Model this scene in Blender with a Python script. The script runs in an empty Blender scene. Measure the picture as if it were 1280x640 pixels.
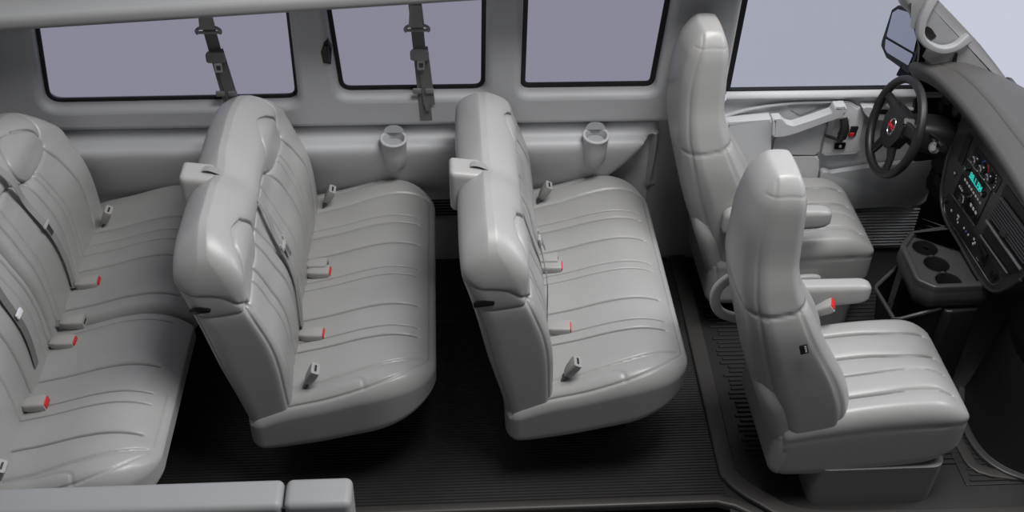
import bpy, bmesh, math, random
import numpy as np
from mathutils import Vector, Matrix
random.seed(4)
S = bpy.context.scene
COL = S.collection

# ------------------------------------------------------------------ camera
cam_data = bpy.data.cameras.new('camera'); cam = bpy.data.objects.new('camera', cam_data); COL.objects.link(cam)
cam.matrix_world = Matrix(((0.99818041, 0.02206504, -0.05610613, 0.0),
                           (-0.05753576, 0.62665776, -0.77716702, -3.03),
                           (0.01801114, 0.77898187, 0.62678771, 3.2),
                           (0, 0, 0, 1))) @ Matrix(((1, 0, 0, 0), (0, 1, 0, 0), (0, 0, 1, 0), (0, 0, 0, 1)))
R_ = Matrix(((0.99818041, 0.02206504, -0.05610613), (-0.05753576, 0.62665776, -0.77716702), (0.01801114, 0.77898187, 0.62678771)))
cam.matrix_world = Matrix.Translation((0, -3.03, 3.2)) @ R_.to_4x4()
cam_data.sensor_width = 36; cam_data.lens = 36 * 1392 / 1280; cam_data.clip_end = 200
S.camera = cam
S.view_settings.view_transform = 'Standard'; S.view_settings.look = 'None'
S.view_settings.exposure = 0.0; S.view_settings.gamma = 1.0; S.view_settings.use_curve_mapping = False

# ------------------------------------------------------------------ world: grey studio, pale backdrop beyond the driver's side
W = bpy.data.worlds.new('studio'); S.world = W; W.use_nodes = True
nt = W.node_tree; nt.nodes.clear()
tc = nt.nodes.new('ShaderNodeTexCoord'); sx = nt.nodes.new('ShaderNodeSeparateXYZ')
mr = nt.nodes.new('ShaderNodeMapRange'); mr.interpolation_type = 'SMOOTHSTEP'
mr.inputs['From Min'].default_value = 0.05; mr.inputs['From Max'].default_value = 0.45
mx = nt.nodes.new('ShaderNodeMix'); mx.data_type = 'RGBA'
mx.inputs['A'].default_value = (0.07, 0.071, 0.075, 1); mx.inputs['B'].default_value = (0.56, 0.585, 0.69, 1)
bg = nt.nodes.new('ShaderNodeBackground'); wo = nt.nodes.new('ShaderNodeOutputWorld')
nt.links.new(tc.outputs['Generated'], sx.inputs[0]); nt.links.new(sx.outputs['Y'], mr.inputs['Value'])
nt.links.new(mr.outputs['Result'], mx.inputs['Factor']); nt.links.new(mx.outputs['Result'], bg.inputs['Color'])
nt.links.new(bg.outputs[0], wo.inputs['Surface'])

def area(name, loc, target, sx_, sy_, power, color=(1, 1, 1)):
    d = bpy.data.lights.new(name, 'AREA'); d.shape = 'RECTANGLE'; d.size = sx_; d.size_y = sy_; d.energy = power; d.color = color
    o = bpy.data.objects.new(name, d); COL.objects.link(o); o.location = loc
    o.rotation_euler = (Vector(target) - Vector(loc)).to_track_quat('-Z', 'Y').to_euler()
    return o
area('overhead_softbox', (1.3, -0.65, 4.5), (0.6, 0.3, 0.5), 2.4, 1.0, 160, (1, 0.985, 0.965))
area('front_softbox', (4.2, -0.1, 3.8), (0.3, 0.3, 0.5), 1.2, 1.2, 75, (0.97, 0.98, 1))
area('camera_side_softbox', (-1.0, -4.4, 4.4), (0.3, 0.4, 0.6), 3.0, 1.2, 4, (0.96, 0.98, 1))

# ------------------------------------------------------------------ materials
MAT = {}
def mat(name, col, rough=0.5, metal=0.0, bump=0.0, bscale=300.0, spec=0.5, coat=0.0, emit=None, estr=1.0, vary=0.0):
    if name in MAT: return MAT[name]
    m = bpy.data.materials.new(name); m.use_nodes = True
    n = m.node_tree; b = n.nodes['Principled BSDF']
    b.inputs['Base Color'].default_value = (*col, 1); b.inputs['Roughness'].default_value = rough
    b.inputs['Metallic'].default_value = metal; b.inputs['Specular IOR Level'].default_value = spec
    b.inputs['Coat Weight'].default_value = coat
    if emit: b.inputs['Emission Color'].default_value = (*emit, 1); b.inputs['Emission Strength'].default_value = estr
    co = n.nodes.new('ShaderNodeTexCoord')
    if bump > 0:
        t = n.nodes.new('ShaderNodeTexNoise'); t.inputs['Scale'].default_value = bscale; t.inputs['Detail'].default_value = 3
        bp = n.nodes.new('ShaderNodeBump'); bp.inputs['Strength'].default_value = bump; bp.inputs['Distance'].default_value = 0.001
        n.links.new(co.outputs['Object'], t.inputs['Vector']); n.links.new(t.outputs['Fac'], bp.inputs['Height'])
        n.links.new(bp.outputs['Normal'], b.inputs['Normal'])
    if vary > 0:
        t2 = n.nodes.new('ShaderNodeTexNoise'); t2.inputs['Scale'].default_value = 7; t2.inputs['Detail'].default_value = 4
        r = n.nodes.new('ShaderNodeMapRange'); r.inputs['To Min'].default_value = 1 - vary; r.inputs['To Max'].default_value = 1 + vary
        mm = n.nodes.new('ShaderNodeVectorMath'); mm.operation = 'SCALE'; mm.inputs[0].default_value = col
        n.links.new(co.outputs['Object'], t2.inputs['Vector']); n.links.new(t2.outputs['Fac'], r.inputs['Value'])
        n.links.new(r.outputs['Result'], mm.inputs['Scale']); n.links.new(mm.outputs[0], b.inputs['Base Color'])
    MAT[name] = m; return m
LEATHER = mat('grey_leather', (0.35, 0.349, 0.346), 0.34, bump=0.25, bscale=420, vary=0.03)
LEATHER2 = mat('grey_leather_side', (0.38, 0.38, 0.375), 0.45, bump=0.25, bscale=420, vary=0.03)
TRIM = mat('grey_trim', (0.50, 0.51, 0.527), 0.5, bump=0.15, bscale=600)
TRIMD = mat('grey_trim_lower', (0.36, 0.37, 0.385), 0.55, bump=0.15, bscale=600)
TRIML = mat('light_trim', (0.46, 0.46, 0.45), 0.4)
PLAST = mat('light_grey_plastic', (0.40, 0.40, 0.395), 0.38)
BUCK = mat('buckle_plastic', (0.36, 0.355, 0.345), 0.42)
RED = mat('red_button', (0.62, 0.02, 0.02), 0.4)
BLACK = mat('black_plastic', (0.012, 0.012, 0.013), 0.45, bump=0.1, bscale=500)
BLACKG = mat('black_gloss', (0.010, 0.010, 0.011), 0.2)
RUB = mat('black_rubber', (0.006, 0.006, 0.007), 0.5)
DASH = mat('dash_pad', (0.085, 0.082, 0.080), 0.5, bump=0.4, bscale=350)
DASHD = mat('dash_dark', (0.028, 0.028, 0.029), 0.42, bump=0.2, bscale=400)
BEZEL = mat('bezel', (0.036, 0.036, 0.037), 0.34)
CONS = mat('console_plastic', (0.05, 0.05, 0.051), 0.36, bump=0.15, bscale=400)
FLOOR = mat('floor_rubber', (0.022, 0.021, 0.0205), 0.42, bump=0.2, bscale=200, vary=0.1)
SILL = mat('sill_plastic', (0.040, 0.037, 0.035), 0.45)
WEB = mat('belt_webbing', (0.16, 0.16, 0.155), 0.6, bump=0.5, bscale=900)
WEBL = mat('belt_webbing_light', (0.27, 0.27, 0.265), 0.6, bump=0.5, bscale=900)
CHROME = mat('satin_metal', (0.62, 0.63, 0.65), 0.25, metal=1.0)
WHITE = mat('white_print', (0.75, 0.77, 0.78), 0.5)
TEAL = mat('teal_display', (0.0, 0.10, 0.09), 0.3, emit=(0.03, 0.62, 0.55), estr=0.8)
BLUE = mat('blue_print', (0.05, 0.2, 0.8), 0.4)
MIRR = mat('mirror_glass', (0.62, 0.64, 0.72), 0.08, metal=1.0)

def glass(name, tint):
    m = bpy.data.materials.new(name); m.use_nodes = True; n = m.node_tree; n.nodes.clear()
    t = n.nodes.new('ShaderNodeBsdfTransparent'); t.inputs[0].default_value = (*tint, 1)
    g = n.nodes.new('ShaderNodeBsdfGlossy'); g.inputs['Roughness'].default_value = 0.02; g.inputs[0].default_value = (0.5, 0.5, 0.5, 1)
    f = n.nodes.new('ShaderNodeFresnel'); f.inputs[0].default_value = 1.2
    mi = n.nodes.new('ShaderNodeMixShader'); o = n.nodes.new('ShaderNodeOutputMaterial')
    n.links.new(f.outputs[0], mi.inputs[0]); n.links.new(t.outputs[0], mi.inputs[1]); n.links.new(g.outputs[0], mi.inputs[2]); n.links.new(mi.outputs[0], o.inputs[0])
    return m
GLASS_REAR = glass('privacy_glass', (0.44, 0.42, 0.46)); GLASS_DOOR = glass('door_glass', (0.66, 0.66, 0.68))

# ------------------------------------------------------------------ object helpers
def link(name, me, m, parent=None):
    o = bpy.data.objects.new(name, me); COL.objects.link(o)
    if m: me.materials.append(m)
    if parent is not None: o.parent = parent
    return o
def mesh_np(V, F):
    me = bpy.data.meshes.new('m'); V = np.asarray(V, float)
    me.from_pydata(V.tolist(), [], F if isinstance(F, list) else F.tolist()); me.update(); return me
def smooth(me, on=True):
    me.polygons.foreach_set('use_smooth', [on] * len(me.polygons)); return me
def obj(name, bm, m, parent=None, sm=True, angle=40):
    me = bpy.data.meshes.new(name); bmesh.ops.recalc_face_normals(bm, faces=bm.faces[:]); bm.to_mesh(me); bm.free(); smooth(me, sm)
    if sm:
        try: me.set_sharp_from_angle(angle=math.radians(angle))
        except Exception: pass
    return link(name, me, m, parent)
def thing(name, label, cat, loc=(0, 0, 0), group=None):
    o = bpy.data.objects.new(name, None); COL.objects.link(o); o.location = loc; o['label'] = label; o['category'] = cat
    o.empty_display_size = 0.05
    if group: o['group'] = group
    return o
def structure(o): o['kind'] = 'structure'; return o
def dup(o, parent=None):
    c = o.copy(); COL.objects.link(c)
    if parent is not None: c.parent = parent; c.matrix_parent_inverse = o.matrix_parent_inverse.copy()
    for ch in [k for k in COL.objects if k.parent == o]: dup(ch, c)
    return c

def cr(pts, n=8, closed=False):
    """Catmull-Rom through points"""
    P = np.array(pts, float); N = len(P); out = []
    rng = range(N if closed else N - 1)
    for i in rng:
        if closed: a, b, c, d = P[(i - 1) % N], P[i], P[(i + 1) % N], P[(i + 2) % N]
        else: a, b, c, d = P[max(i - 1, 0)], P[i], P[i + 1], P[min(i + 2, N - 1)]
        for k in range(n):
            t = k / n
            out.append(0.5 * ((2 * b) + (-a + c) * t + (2 * a - 5 * b + 4 * c - d) * t * t + (-a + 3 * b - 3 * c + d) * t ** 3))
    if not closed: out.append(P[-1])
    return np.array(out)

def axis_coords(h, step, focus):
    n = max(2, int(round(2 * h / step))); a = list(np.linspace(-h, h, n + 1))
    for f in focus:
        for d in (-.008, -.0045, -.0025, -.0012, 0, .0012, .0025, .0045, .008):
            if -h < f + d < h: a.append(f + d)
    a = sorted(a); out = [a[0]]
    for v in a[1:]:
        if v - out[-1] > 0.0009: out.append(v)
    out[-1] = h
    return np.array(out)

def seg_dist(P, poly):
    d = np.full(len(P), 1e9)
    for a, b in zip(poly[:-1], poly[1:]):
        ab = b - a; L = max(ab @ ab, 1e-12); t = np.clip(((P - a) @ ab) / L, 0, 1)
        q = a + t[:, None] * ab; d = np.minimum(d, np.hypot(*(P - q).T))
    return d

def rbox(h, r, step, focus=((), (), ()), seams=(), bumps=None, deform=None):
    """rounded box of half sizes h, radii r=((x-,x+),(y-,y+),(z-,z+)), with sewn grooves pressed in, then deformed"""
    ax = [axis_coords(h[i], step[i], focus[i]) for i in range(3)]
    Vs, Fs, off = [], [], 0
    for i in range(3):
        j, k = (i + 1) % 3, (i + 2) % 3
        A, B = np.meshgrid(ax[j], ax[k], indexing='ij'); nj, nk = A.shape
        for s in (-1, 1):
            V = np.zeros((nj * nk, 3)); V[:, i] = s * h[i]; V[:, j] = A.ravel(); V[:, k] = B.ravel()
            I = (np.arange(nj - 1)[:, None] * nk + np.arange(nk - 1)[None, :]).ravel() + off
            Q = np.stack([I, I + nk, I + nk + 1, I + 1], 1)
            if s < 0: Q = Q[:, ::-1]
            Vs.append(V); Fs.append(Q); off += nj * nk
    V = np.concatenate(Vs); F = np.concatenate(Fs)
    key = np.round(V * 1e5).astype(np.int64)
    _, idx, inv = np.unique(key, axis=0, return_index=True, return_inverse=True); inv = np.asarray(inv).ravel()
    V = V[idx]; F = inv[F]
    R = np.zeros_like(V); c = np.zeros_like(V)
    for i in range(3):
        R[:, i] = np.where(V[:, i] < 0, r[i][0], r[i][1])
        c[:, i] = np.clip(V[:, i], -(h[i] - r[i][0]), h[i] - r[i][1])
    q = (V - c) / R; ln = np.linalg.norm(q, axis=1, keepdims=True); ln[ln == 0] = 1
    u = q / ln; P = c + R * u; N = u / R; N /= np.linalg.norm(N, axis=1, keepdims=True)
    D = np.zeros(len(P))
    for s in seams:
        f, sg = s['face']; j, k = [t for t in range(3) if t != f]
        w = np.clip((N[:, f] * sg - s.get('n0', 0.25)) / 0.2, 0, 1)
        sel = np.where(w > 0)[0]
        d = seg_dist(P[sel][:, [j, k]], np.array(s['pts'], float))
        D[sel] -= w[sel] * (s.get('d', .004) * np.exp(-(d / s.get('w', .003)) ** 2) + s.get('p', .004) * np.exp(-d / s.get('pw', .02)))
    if bumps is not None: D += bumps(P, N)
    P = P + N * D[:, None]
    if deform: P = deform(P)
    return smooth(mesh_np(P, F))

def interp(pts):
    a = np.array(pts, float)
    c = cr(a, 12); o = np.argsort(c[:, 0]); c = c[o]
    return lambda z: np.interp(z, c[:, 0], c[:, 1])

def sweep(path, sec, up=(0, 0, 1), bm=None, caps=True, scale=None, ups=None):
    """sweep a closed 2-D section (side, up) along a 3-D path"""
    bm = bm or bmesh.new(); P = [Vector(p) for p in path]; rings = []
    for i, p in enumerate(P):
        t = (P[min(i + 1, len(P) - 1)] - P[max(i - 1, 0)]).normalized(); u = Vector(ups[i] if ups else up)
        s = t.cross(u).normalized(); v = s.cross(t).normalized(); k = scale[i] if scale else (1, 1)
        if not hasattr(k, '__len__'): k = (k, k)
        rings.append([bm.verts.new(p + s * a * k[0] + v * b * k[1]) for a, b in sec])
    n = len(sec)
    for A, B in zip(rings[:-1], rings[1:]):
        for i in range(n): bm.faces.new((A[i], A[(i + 1) % n], B[(i + 1) % n], B[i]))
    if caps: bm.faces.new(rings[0][::-1]); bm.faces.new(rings[-1])
    return bm
def circ(r, n=12, ry=None): return [(r * math.cos(2 * math.pi * i / n), (ry or r) * math.sin(2 * math.pi * i / n)) for i in range(n)]
def rrect(a, b, r, n=4):
    out = []
    for cx, cy, s in ((a - r, b - r, 0), (-a + r, b - r, 1), (-a + r, -b + r, 2), (a - r, -b + r, 3)):
        for i in range(n + 1):
            t = math.pi / 2 * (s + i / n); out.append((cx + r * math.cos(t), cy + r * math.sin(t)))
    return out
def prism(poly, depth, fr, bev=0.0, segs=3, bm=None, inset=None):
    """polygon in frame fr=(origin, U, V, N) extruded along N by depth (front cap at +depth)"""
    bm2 = bmesh.new(); O, U, Vv, N = [Vector(a) for a in fr]
    a = [bm2.verts.new(O + U * x + Vv * y) for x, y in poly]; b = [bm2.verts.new(O + U * x + Vv * y + N * depth) for x, y in poly]
    n = len(poly); bm2.faces.new(a[::-1]); fc = bm2.faces.new(b)
    for i in range(n): bm2.faces.new((a[i], a[(i + 1) % n], b[(i + 1) % n], b[i]))
    if bev > 0: bmesh.ops.bevel(bm2, geom=list(fc.edges), offset=bev, segments=segs, profile=0.5, affect='EDGES')
    if bm is None: return bm2
    me = bpy.data.meshes.new('t'); bm2.to_mesh(me); bm.from_mesh(me); bpy.data.meshes.remove(me); bm2.free(); return bm
def box(c, hs, bev=0.0, rot=None, bm=None, segs=2):
    b = bmesh.new(); r = bmesh.ops.create_cube(b, size=2)
    for v in b.verts: v.co = Vector((v.co.x * hs[0], v.co.y * hs[1], v.co.z * hs[2]))
    if bev: bmesh.ops.bevel(b, geom=b.edges[:], offset=bev, segments=segs, profile=0.5, affect='EDGES')
    M = Matrix.Translation(c) @ (rot.to_4x4() if rot else Matrix.Identity(4)); b.transform(M)
    if bm is None: return b
    me = bpy.data.meshes.new('t'); b.to_mesh(me); bm.from_mesh(me); bpy.data.meshes.remove(me); b.free(); return bm
def lathe(prof, fr, n=24, bm=None):
    bm = bm or bmesh.new(); O, A = Vector(fr[0]), Vector(fr[1]).normalized()
    U = A.orthogonal().normalized(); Vv = A.cross(U); rings = []
    for r, h in prof: rings.append([bm.verts.new(O + A * h + (U * math.cos(2 * math.pi * i / n) + Vv * math.sin(2 * math.pi * i / n)) * max(r, 1e-4)) for i in range(n)])
    for a, b in zip(rings[:-1], rings[1:]):
        for i in range(n): bm.faces.new((a[i], a[(i + 1) % n], b[(i + 1) % n], b[i]))
    bm.faces.new(rings[0][::-1]); bm.faces.new(rings[-1]); return bm
def extr_x(prof, x0, x1, nx=1, bm=None, thick=None):
    """open profile [(y,z)] extruded along x"""
    bm = bm or bmesh.new(); xs = np.linspace(x0, x1, nx + 1); rows = [[bm.verts.new((x, y, z)) for y, z in prof] for x in xs]
    for a, b in zip(rows[:-1], rows[1:]):
        for i in range(len(prof) - 1): bm.faces.new((a[i], b[i], b[i + 1], a[i + 1]))
    return bm
def frame_x(x): return ((x, 0, 0), (0, 1, 0), (0, 0, 1), (-1, 0, 0))

def plate_holes(name, outer, holes, thick, bev, fr, m, parent=None):
    """flat panel with rounded holes: 2-D curves filled, thickened and bevelled, then turned into a mesh"""
    cu = bpy.data.curves.new('c', 'CURVE'); cu.dimensions = '2D'; cu.fill_mode = 'BOTH'; cu.extrude = thick / 2; cu.bevel_depth = bev; cu.bevel_resolution = 4; cu.offset = -bev
    for pl in [outer] + holes:
        sp = cu.splines.new('POLY'); sp.points.add(len(pl) - 1); sp.use_cyclic_u = True
        for i, (x, y) in enumerate(pl): sp.points[i].co = (x, y, 0, 1)
    t = bpy.data.objects.new('t', cu); COL.objects.link(t); bpy.context.view_layer.update()
    dg = bpy.context.evaluated_depsgraph_get(); me = bpy.data.meshes.new_from_object(t.evaluated_get(dg))
    bpy.data.objects.remove(t); me.materials.clear()
    O, U, Vv, N = [Vector(a) for a in fr]
    for v in me.vertices: c = v.co.copy(); v.co = O + U * c.x + Vv * c.y + N * c.z
    me.update(); smooth(me)
    try: me.set_sharp_from_angle(angle=math.radians(50))
    except Exception: pass
    return link(name, me, m, parent)
def round_poly(pts, r, n=6):
    out = []; N = len(pts)
    for i in range(N):
        p = Vector(pts[i]); a = Vector(pts[i - 1]); b = Vector(pts[(i + 1) % N]); rr = r[i] if hasattr(r, '__len__') else r
        da = (a - p).normalized(); db = (b - p).normalized(); ang = da.angle(db); L = rr / math.tan(ang / 2)
        s = p + da * L; e = p + db * L
        for k in range(n + 1):
            t = k / n; out.append(tuple((1 - t) ** 2 * s + 2 * t * (1 - t) * p + t * t * e))
    return out
def text_mesh(s, size, depth, fr, m, name, parent):
    cu = bpy.data.curves.new('f', 'FONT'); cu.body = s; cu.size = size; cu.extrude = depth; cu.align_x = 'CENTER'; cu.align_y = 'CENTER'; cu.offset = size * 0.02
    t = bpy.data.objects.new('t', cu); COL.objects.link(t); bpy.context.view_layer.update()
    me = bpy.data.meshes.new_from_object(t.evaluated_get(bpy.context.evaluated_depsgraph_get())); bpy.data.objects.remove(t)
    O, U, Vv, N = [Vector(a) for a in fr]; me.materials.clear()
    for v in me.vertices: c = v.co.copy(); v.co = O + U * c.x + Vv * c.y + N * c.z
    return link(name, me, m, parent)

# ================================================================== STRUCTURE
# ---- floor: black rubber with fine ribs running fore and aft
bm = bmesh.new()
def ribs(bm, x0, x1, y0, y1, pitch, hgt, z0=0.0, duty=0.5):
    y = y0; prof = [(y0, z0)]
    while y < y1 - pitch:
        prof += [(y + pitch * .12, z0 + hgt), (y + pitch * (duty), z0 + hgt), (y + pitch * (duty + .12), z0), (y + pitch, z0)]; y += pitch
    prof.append((y1, z0)); return extr_x(prof, x0, x1, 1, bm)
ribs(bm, -2.1, 0.985, -0.48, 0.94, 0.0135, 0.003)
extr_x([(-0.48, 0.0), (-0.48, -0.06), (-1.0, -0.06), (-1.0, -.08), (0.96, -0.08)], -2.1, 2.6, 1, bm)
extr_x([(-0.64, 0.0), (0.94, 0.0)], 0.985, 2.6, 1, bm)
floor = structure(obj('floor', bm, FLOOR, sm=False))
# front mat, ribs start and stop unevenly
bm = bmesh.new(); y = -0.36
while y < 0.66:
    a = 1.10 + random.choice((0, 0, .015, .03)); e = 1.93 - random.choice((0, 0, .02, .05))
    if y < -0.30: a += .06
    box((0.5 * (a + e), y, 0.0035), (0.5 * (e - a), 0.0065, 0.0035), 0.002, bm=bm, segs=1); y += 0.0245
box((2.04, -.33, .001), (.16, .14, .004), .002, bm=bm)
for k in range(9): box((2.03 + .004 * k * (k % 2), -0.45 + k * .026, 0.006), (0.13 - .004 * k, 0.005, 0.004), 0.002, bm=bm, segs=1)
mt_ = obj('rubber_mat', bm, FLOOR, floor, sm=False)
# raised moulding between rear floor and front mat, turning forward at the door sill
path = [(1.045, 0.92, .006)] + [(1.045 - .035 * t, 0.92 - 1.27 * t, .006) for t in (.25, .5, .75, 1)] + [(1.02, -.40, .008), (1.05, -.45, .01), (1.11, -.51, .012), (1.22, -.585, .012), (1.5, -.61, .012), (2.4, -.62, .012)]
obj('trim_1', sweep(cr(path, 4), rrect(.034, .011, .008), bm=None), SILL)
structure(bpy.data.objects['trim_1'])
# ledge of the side door opening along the near floor edge
bm = sweep([(-.36, -.497, .0), (.94, -.497, .0), (1.01, -.52, 0), (1.08, -.57, 0), (1.12, -.66, 0)], rrect(.022, .018, .012)); structure(obj('trim_2', bm, SILL))
bm = box((0.9, -.66, -.06), (1.5, .18, .02), .01); structure(obj('trim_3', bm, BLACK))
# toe board and bulkhead ahead of the cabin floor
bm = extr_x([(-.64, -.03), (-.64, .6)], 2.58, 2.6, 1); bm.free()
bm = bmesh.new(); rws = [[bm.verts.new((x, y, z)) for y in (-.64, .96)] for x, z in ((2.52, -.03), (2.54, .92))]
for a_, b_ in zip(rws[:-1], rws[1:]): bm.faces.new((a_[0], a_[1], b_[1], b_[0]))
structure(obj('wall_front', bm, BLACK, sm=False))

# ---- driver's side wall
prof_low = [(.945, -.02), (.925, .0), (.918, .10), (.913, .22), (.903, .32), (.886, .40), (.862, .46), (.838, .52), (.817, .58), (.804, .63), (.799, .665), (.803, .685), (.815, .697), (.84, .704), (.852, .712), (.858, .725), (.862, .752), (.872, .757), (.872, .763), (.858, .768)]
XW0, XW1 = -2.1, 1.13
def wall_profile(x):
    """armrest bulge fades out just ahead of the first bench and around the rearmost corner"""
    return prof_low
# smooth section fading: build as a grid so the shelf can die away at x = 0.72..0.86
bm = bmesh.new(); xs = sorted(list(np.linspace(XW0, 0.40, 26)) + list(np.linspace(0.42, 0.90, 34)) + [.95, 1.0, 1.06, 1.13]); rows = []
P = cr(prof_low, 4)
for x in xs:
    row = []
    for y, z in P:
        yb = .905 if z > .03 else y
        # lower edge of the bulge sweeps up like a scoop: z_low(x)
        zl = 0.34 if x < .55 else 0.40 + .36 * ((x - .55) / .31) ** 1.5
        if z < .70:
            k = 1.0
            if x > .55:
                k = min(1, max(0, (z + .06 - zl) / .07)); k = k * k * (3 - 2 * k)
            yy = yb + (y - yb) * k if z > .03 else y
        else:
            k = 1.0 if x < .80 else max(0, 1 - (x - .80) / .05)
            yy = .862 + (y - .862) * k if z < .755 else y
        if x > .86 and z > .40: yy = .89 + (y - .89) * max(0, 1 - (x - .86) / .03) if z < .76 else y
        row.append(bm.verts.new((x, yy, z)))
    rows.append(row)
for a, b in zip(rows[:-1], rows[1:]):
    for i in range(len(P) - 1): bm.faces.new((a[i], b[i], b[i + 1], a[i + 1]))
wall = structure(obj('wall_left', bm, TRIM, angle=60))

# upper wall: leaning panel with the three side windows cut out
T0 = Vector((0, .868, .765)); TV = Vector((0, -.055, .66)).normalized(); TN = Vector((0, -TV.z, TV.y))
def V2(z): return (z - .765) / TV.z
W1 = round_poly([(-1.575, V2(.878)), (-.585, V2(.884)), (-.575, V2(1.44)), (-1.50, V2(1.44))], .055)
W2 = round_poly([(-.420, V2(.917)), (.158, V2(.917)), (.160, V2(1.44)), (-.448, V2(1.44))], .05)
W3 = round_poly([(.298, V2(.917)), (.842, V2(.917)), (.868, V2(1.44)), (.298, V2(1.44))], .04)
outer = [(-2.1, V2(.768)), (1.128, V2(.768)), (1.130, V2(1.5)), (-2.1, V2(1.5))]
fr = (T0 - TN * .0 + TN * -.02, (1, 0, 0), TV, TN)
def grow(poly, d):
    c = Vector((sum(p[0] for p in poly) / len(poly), sum(p[1] for p in poly) / len(poly))); out = []
    n = len(poly)
    for i in range(n):
        a = Vector(poly[i - 1]); b = Vector(poly[(i + 1) % n]); t = (b - a).normalized(); nrm = Vector((t.y, -t.x)); p = Vector(poly[i])
        if nrm.dot(p - c) < 0: nrm = -nrm
        out.append(tuple(p + nrm * d))
    return out
up = plate_holes('window_surround', outer, [W1, W2, W3], .05, .028, fr, TRIM, wall)
# sill moulding under the windows: rounded ledge then a vertical face
sill = [(.90, .905), (.886, .902), (.868, .893), (.852, .880), (.845, .862), (.845, .80), (.849, .775), (.860, .768), (.868, .765)]
bm = bmesh.new(); rw = []
for x_, k_ in ((-1.53, .80), (-.56, .84), (-.44, 1.0), (.895, 1.02)): rw.append([bm.verts.new((x_, y_, .768 + (z_ - .768) * k_)) for y_, z_ in cr(sill, 4)])
for a_, b_ in zip(rw[:-1], rw[1:]):
    for i_ in range(len(a_) - 1): bm.faces.new((a_[i_], b_[i_], b_[i_ + 1], a_[i_ + 1]))
obj('window_sill', bm, TRIM, wall, angle=70)
for x in (-.385, .13, .325, .80):   # joints in the sill moulding
    bm = sweep([(x, p[0] - .0015, p[1]) for p in cr(sill[1:], 3)], circ(.0016, 6), up=(1, 0, 0)); obj('panel_joint', bm, TRIML, wall)
# lower panel joints
for pts in ([(.30, .9045, .40), (.80, .9045, .40)], [(-.14, .9045, .40), (.03, .9045, .40)]):
    obj('panel_joint', sweep(pts, circ(.0015, 6)), BLACK, wall)
def gasket(n, poly, th, m=RUB, dep=.012):
    pts = [T0 + Vector((p[0], 0, 0)) + TV * p[1] - TN * dep for p in grow(poly, .004)]; pts += pts[:2]
    w = bpy.data.objects.new(f'window_{n}', None)
    g = plate_holes(f'window_{n}', grow(poly, .012), [grow(poly, -th - .011)], .008, .0, (T0 - TN * (.012 + dep), (1, 0, 0), TV, TN), m)
    structure(g); return g
for n, (poly, th) in enumerate(((W1, .004), (W2, .006), (W3, .010)), 1):
    g = gasket(n, poly, th)
    pane = [T0 + Vector((p[0], 0, 0)) + TV * p[1] - TN * .030 for p in grow(poly, .006)]
    bm = bmesh.new(); bm.faces.new([bm.verts.new(p) for p in pane]); obj('pane', bm, GLASS_REAR, g, sm=False)
# louvred air outlet low in the wall between the benches
bm = bmesh.new()
box((-.02, .905, .315), (.075, .006, .05), .003, bm=bm)
obj('air_outlet', bm, TRIMD, wall)
ao = bpy.data.objects['air_outlet']
for k in range(6): obj('slot', box((-.02, .899, .275 + k * .0155), (.066, .003, .0042)), RUB, ao, sm=False)
# moulded cup holders in the armrest shelf
def wall_cup(x):
    prof = [(.016, -.155), (.034, -.145), (.046, -.12), (.050, -.07), (.052, -.01), (.056, 0), (.054, .004), (.045, .004), (.042, -.004), (.038, -.10), (.0, -.10)]
    prof2 = prof
    bm = lathe(prof, ((x, .800, .735), (0, -.12, 1)), 32)
    c = obj('cup_holder', bm, TRIM, wall); 
    bm = lathe([(0, 0), (.0405, 0), (.0405, .002), (0, .002)], ((x, .800 , .735 - .03), (0, -.12, 1)), 24); obj('well', bm, TRIMD, c)
    bm = sweep([(x + .050 * math.cos(t), .835 + .0 * math.sin(t), .735 + .05 * math.sin(t)) for t in np.linspace(0, math.pi, 10)], circ(.003, 6), up=(0, 1, 0)); bm.free()
    pl = [(x + .042 * math.cos(t), .034 * math.sin(t)) for t in np.linspace(0, math.pi, 14)]
    bm = prism([(a - x, b) for a, b in pl], .004, ((x, .835, .742), (1, 0, 0), (0, .25, .97), (0, -.97, .25)), 0); obj('backrest_recess', bm, TRIMD, c)
wall_cup(-.215); wall_cup(.61)
# window latch
lt = thing('window_latch', 'black pop-out latch on the rear edge of the middle side window', 'latch', (-.452, .83, 1.13))
bm = prism([(-.018, -.05), (.012, -.055), (.022, .01), (.012, .055), (-.006, .045), (-.022, .0)], .03, ((0, 0, 0), (1, 0, 0), (0, -.08, 1), (0, -1, -.08)), .008); obj('housing', bm, BLACK, lt)
bm = box((.004, -.036, 0), (.007, .008, .034), .004); obj('lever', bm, BLACKG, lt)

# headliner edge, cut away
bm = sweep([(x, .775, 1.316 + .030 + .060 * (x + 1.57)) for x in (-2.2, -1.2, -.3, .5, 1.3)], rrect(.155, .030, .025, 6), up=(0, 0, 1))
for v in bm.verts:
    if v.co.y > .85: v.co.y = .90
ceil = structure(obj('ceiling', bm, mat('headliner', (.34, .345, .345), .7)))

# near side rear quarter panel, cut low
wr = structure(obj('wall_right', box((-1.305, -.855, .27), (.795, .055, .295), .022, segs=5), mat('near_panel', (.30, .31, .315), .5)))
obj('end_panel', box((-.4055, -.855, .27), (.0995, .055, .295), .022, segs=5), MAT['near_panel'], wr)
obj('panel_gap', box((-.508, -.855, .262), (.006, .045, .28), .002), RUB, wr)

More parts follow.
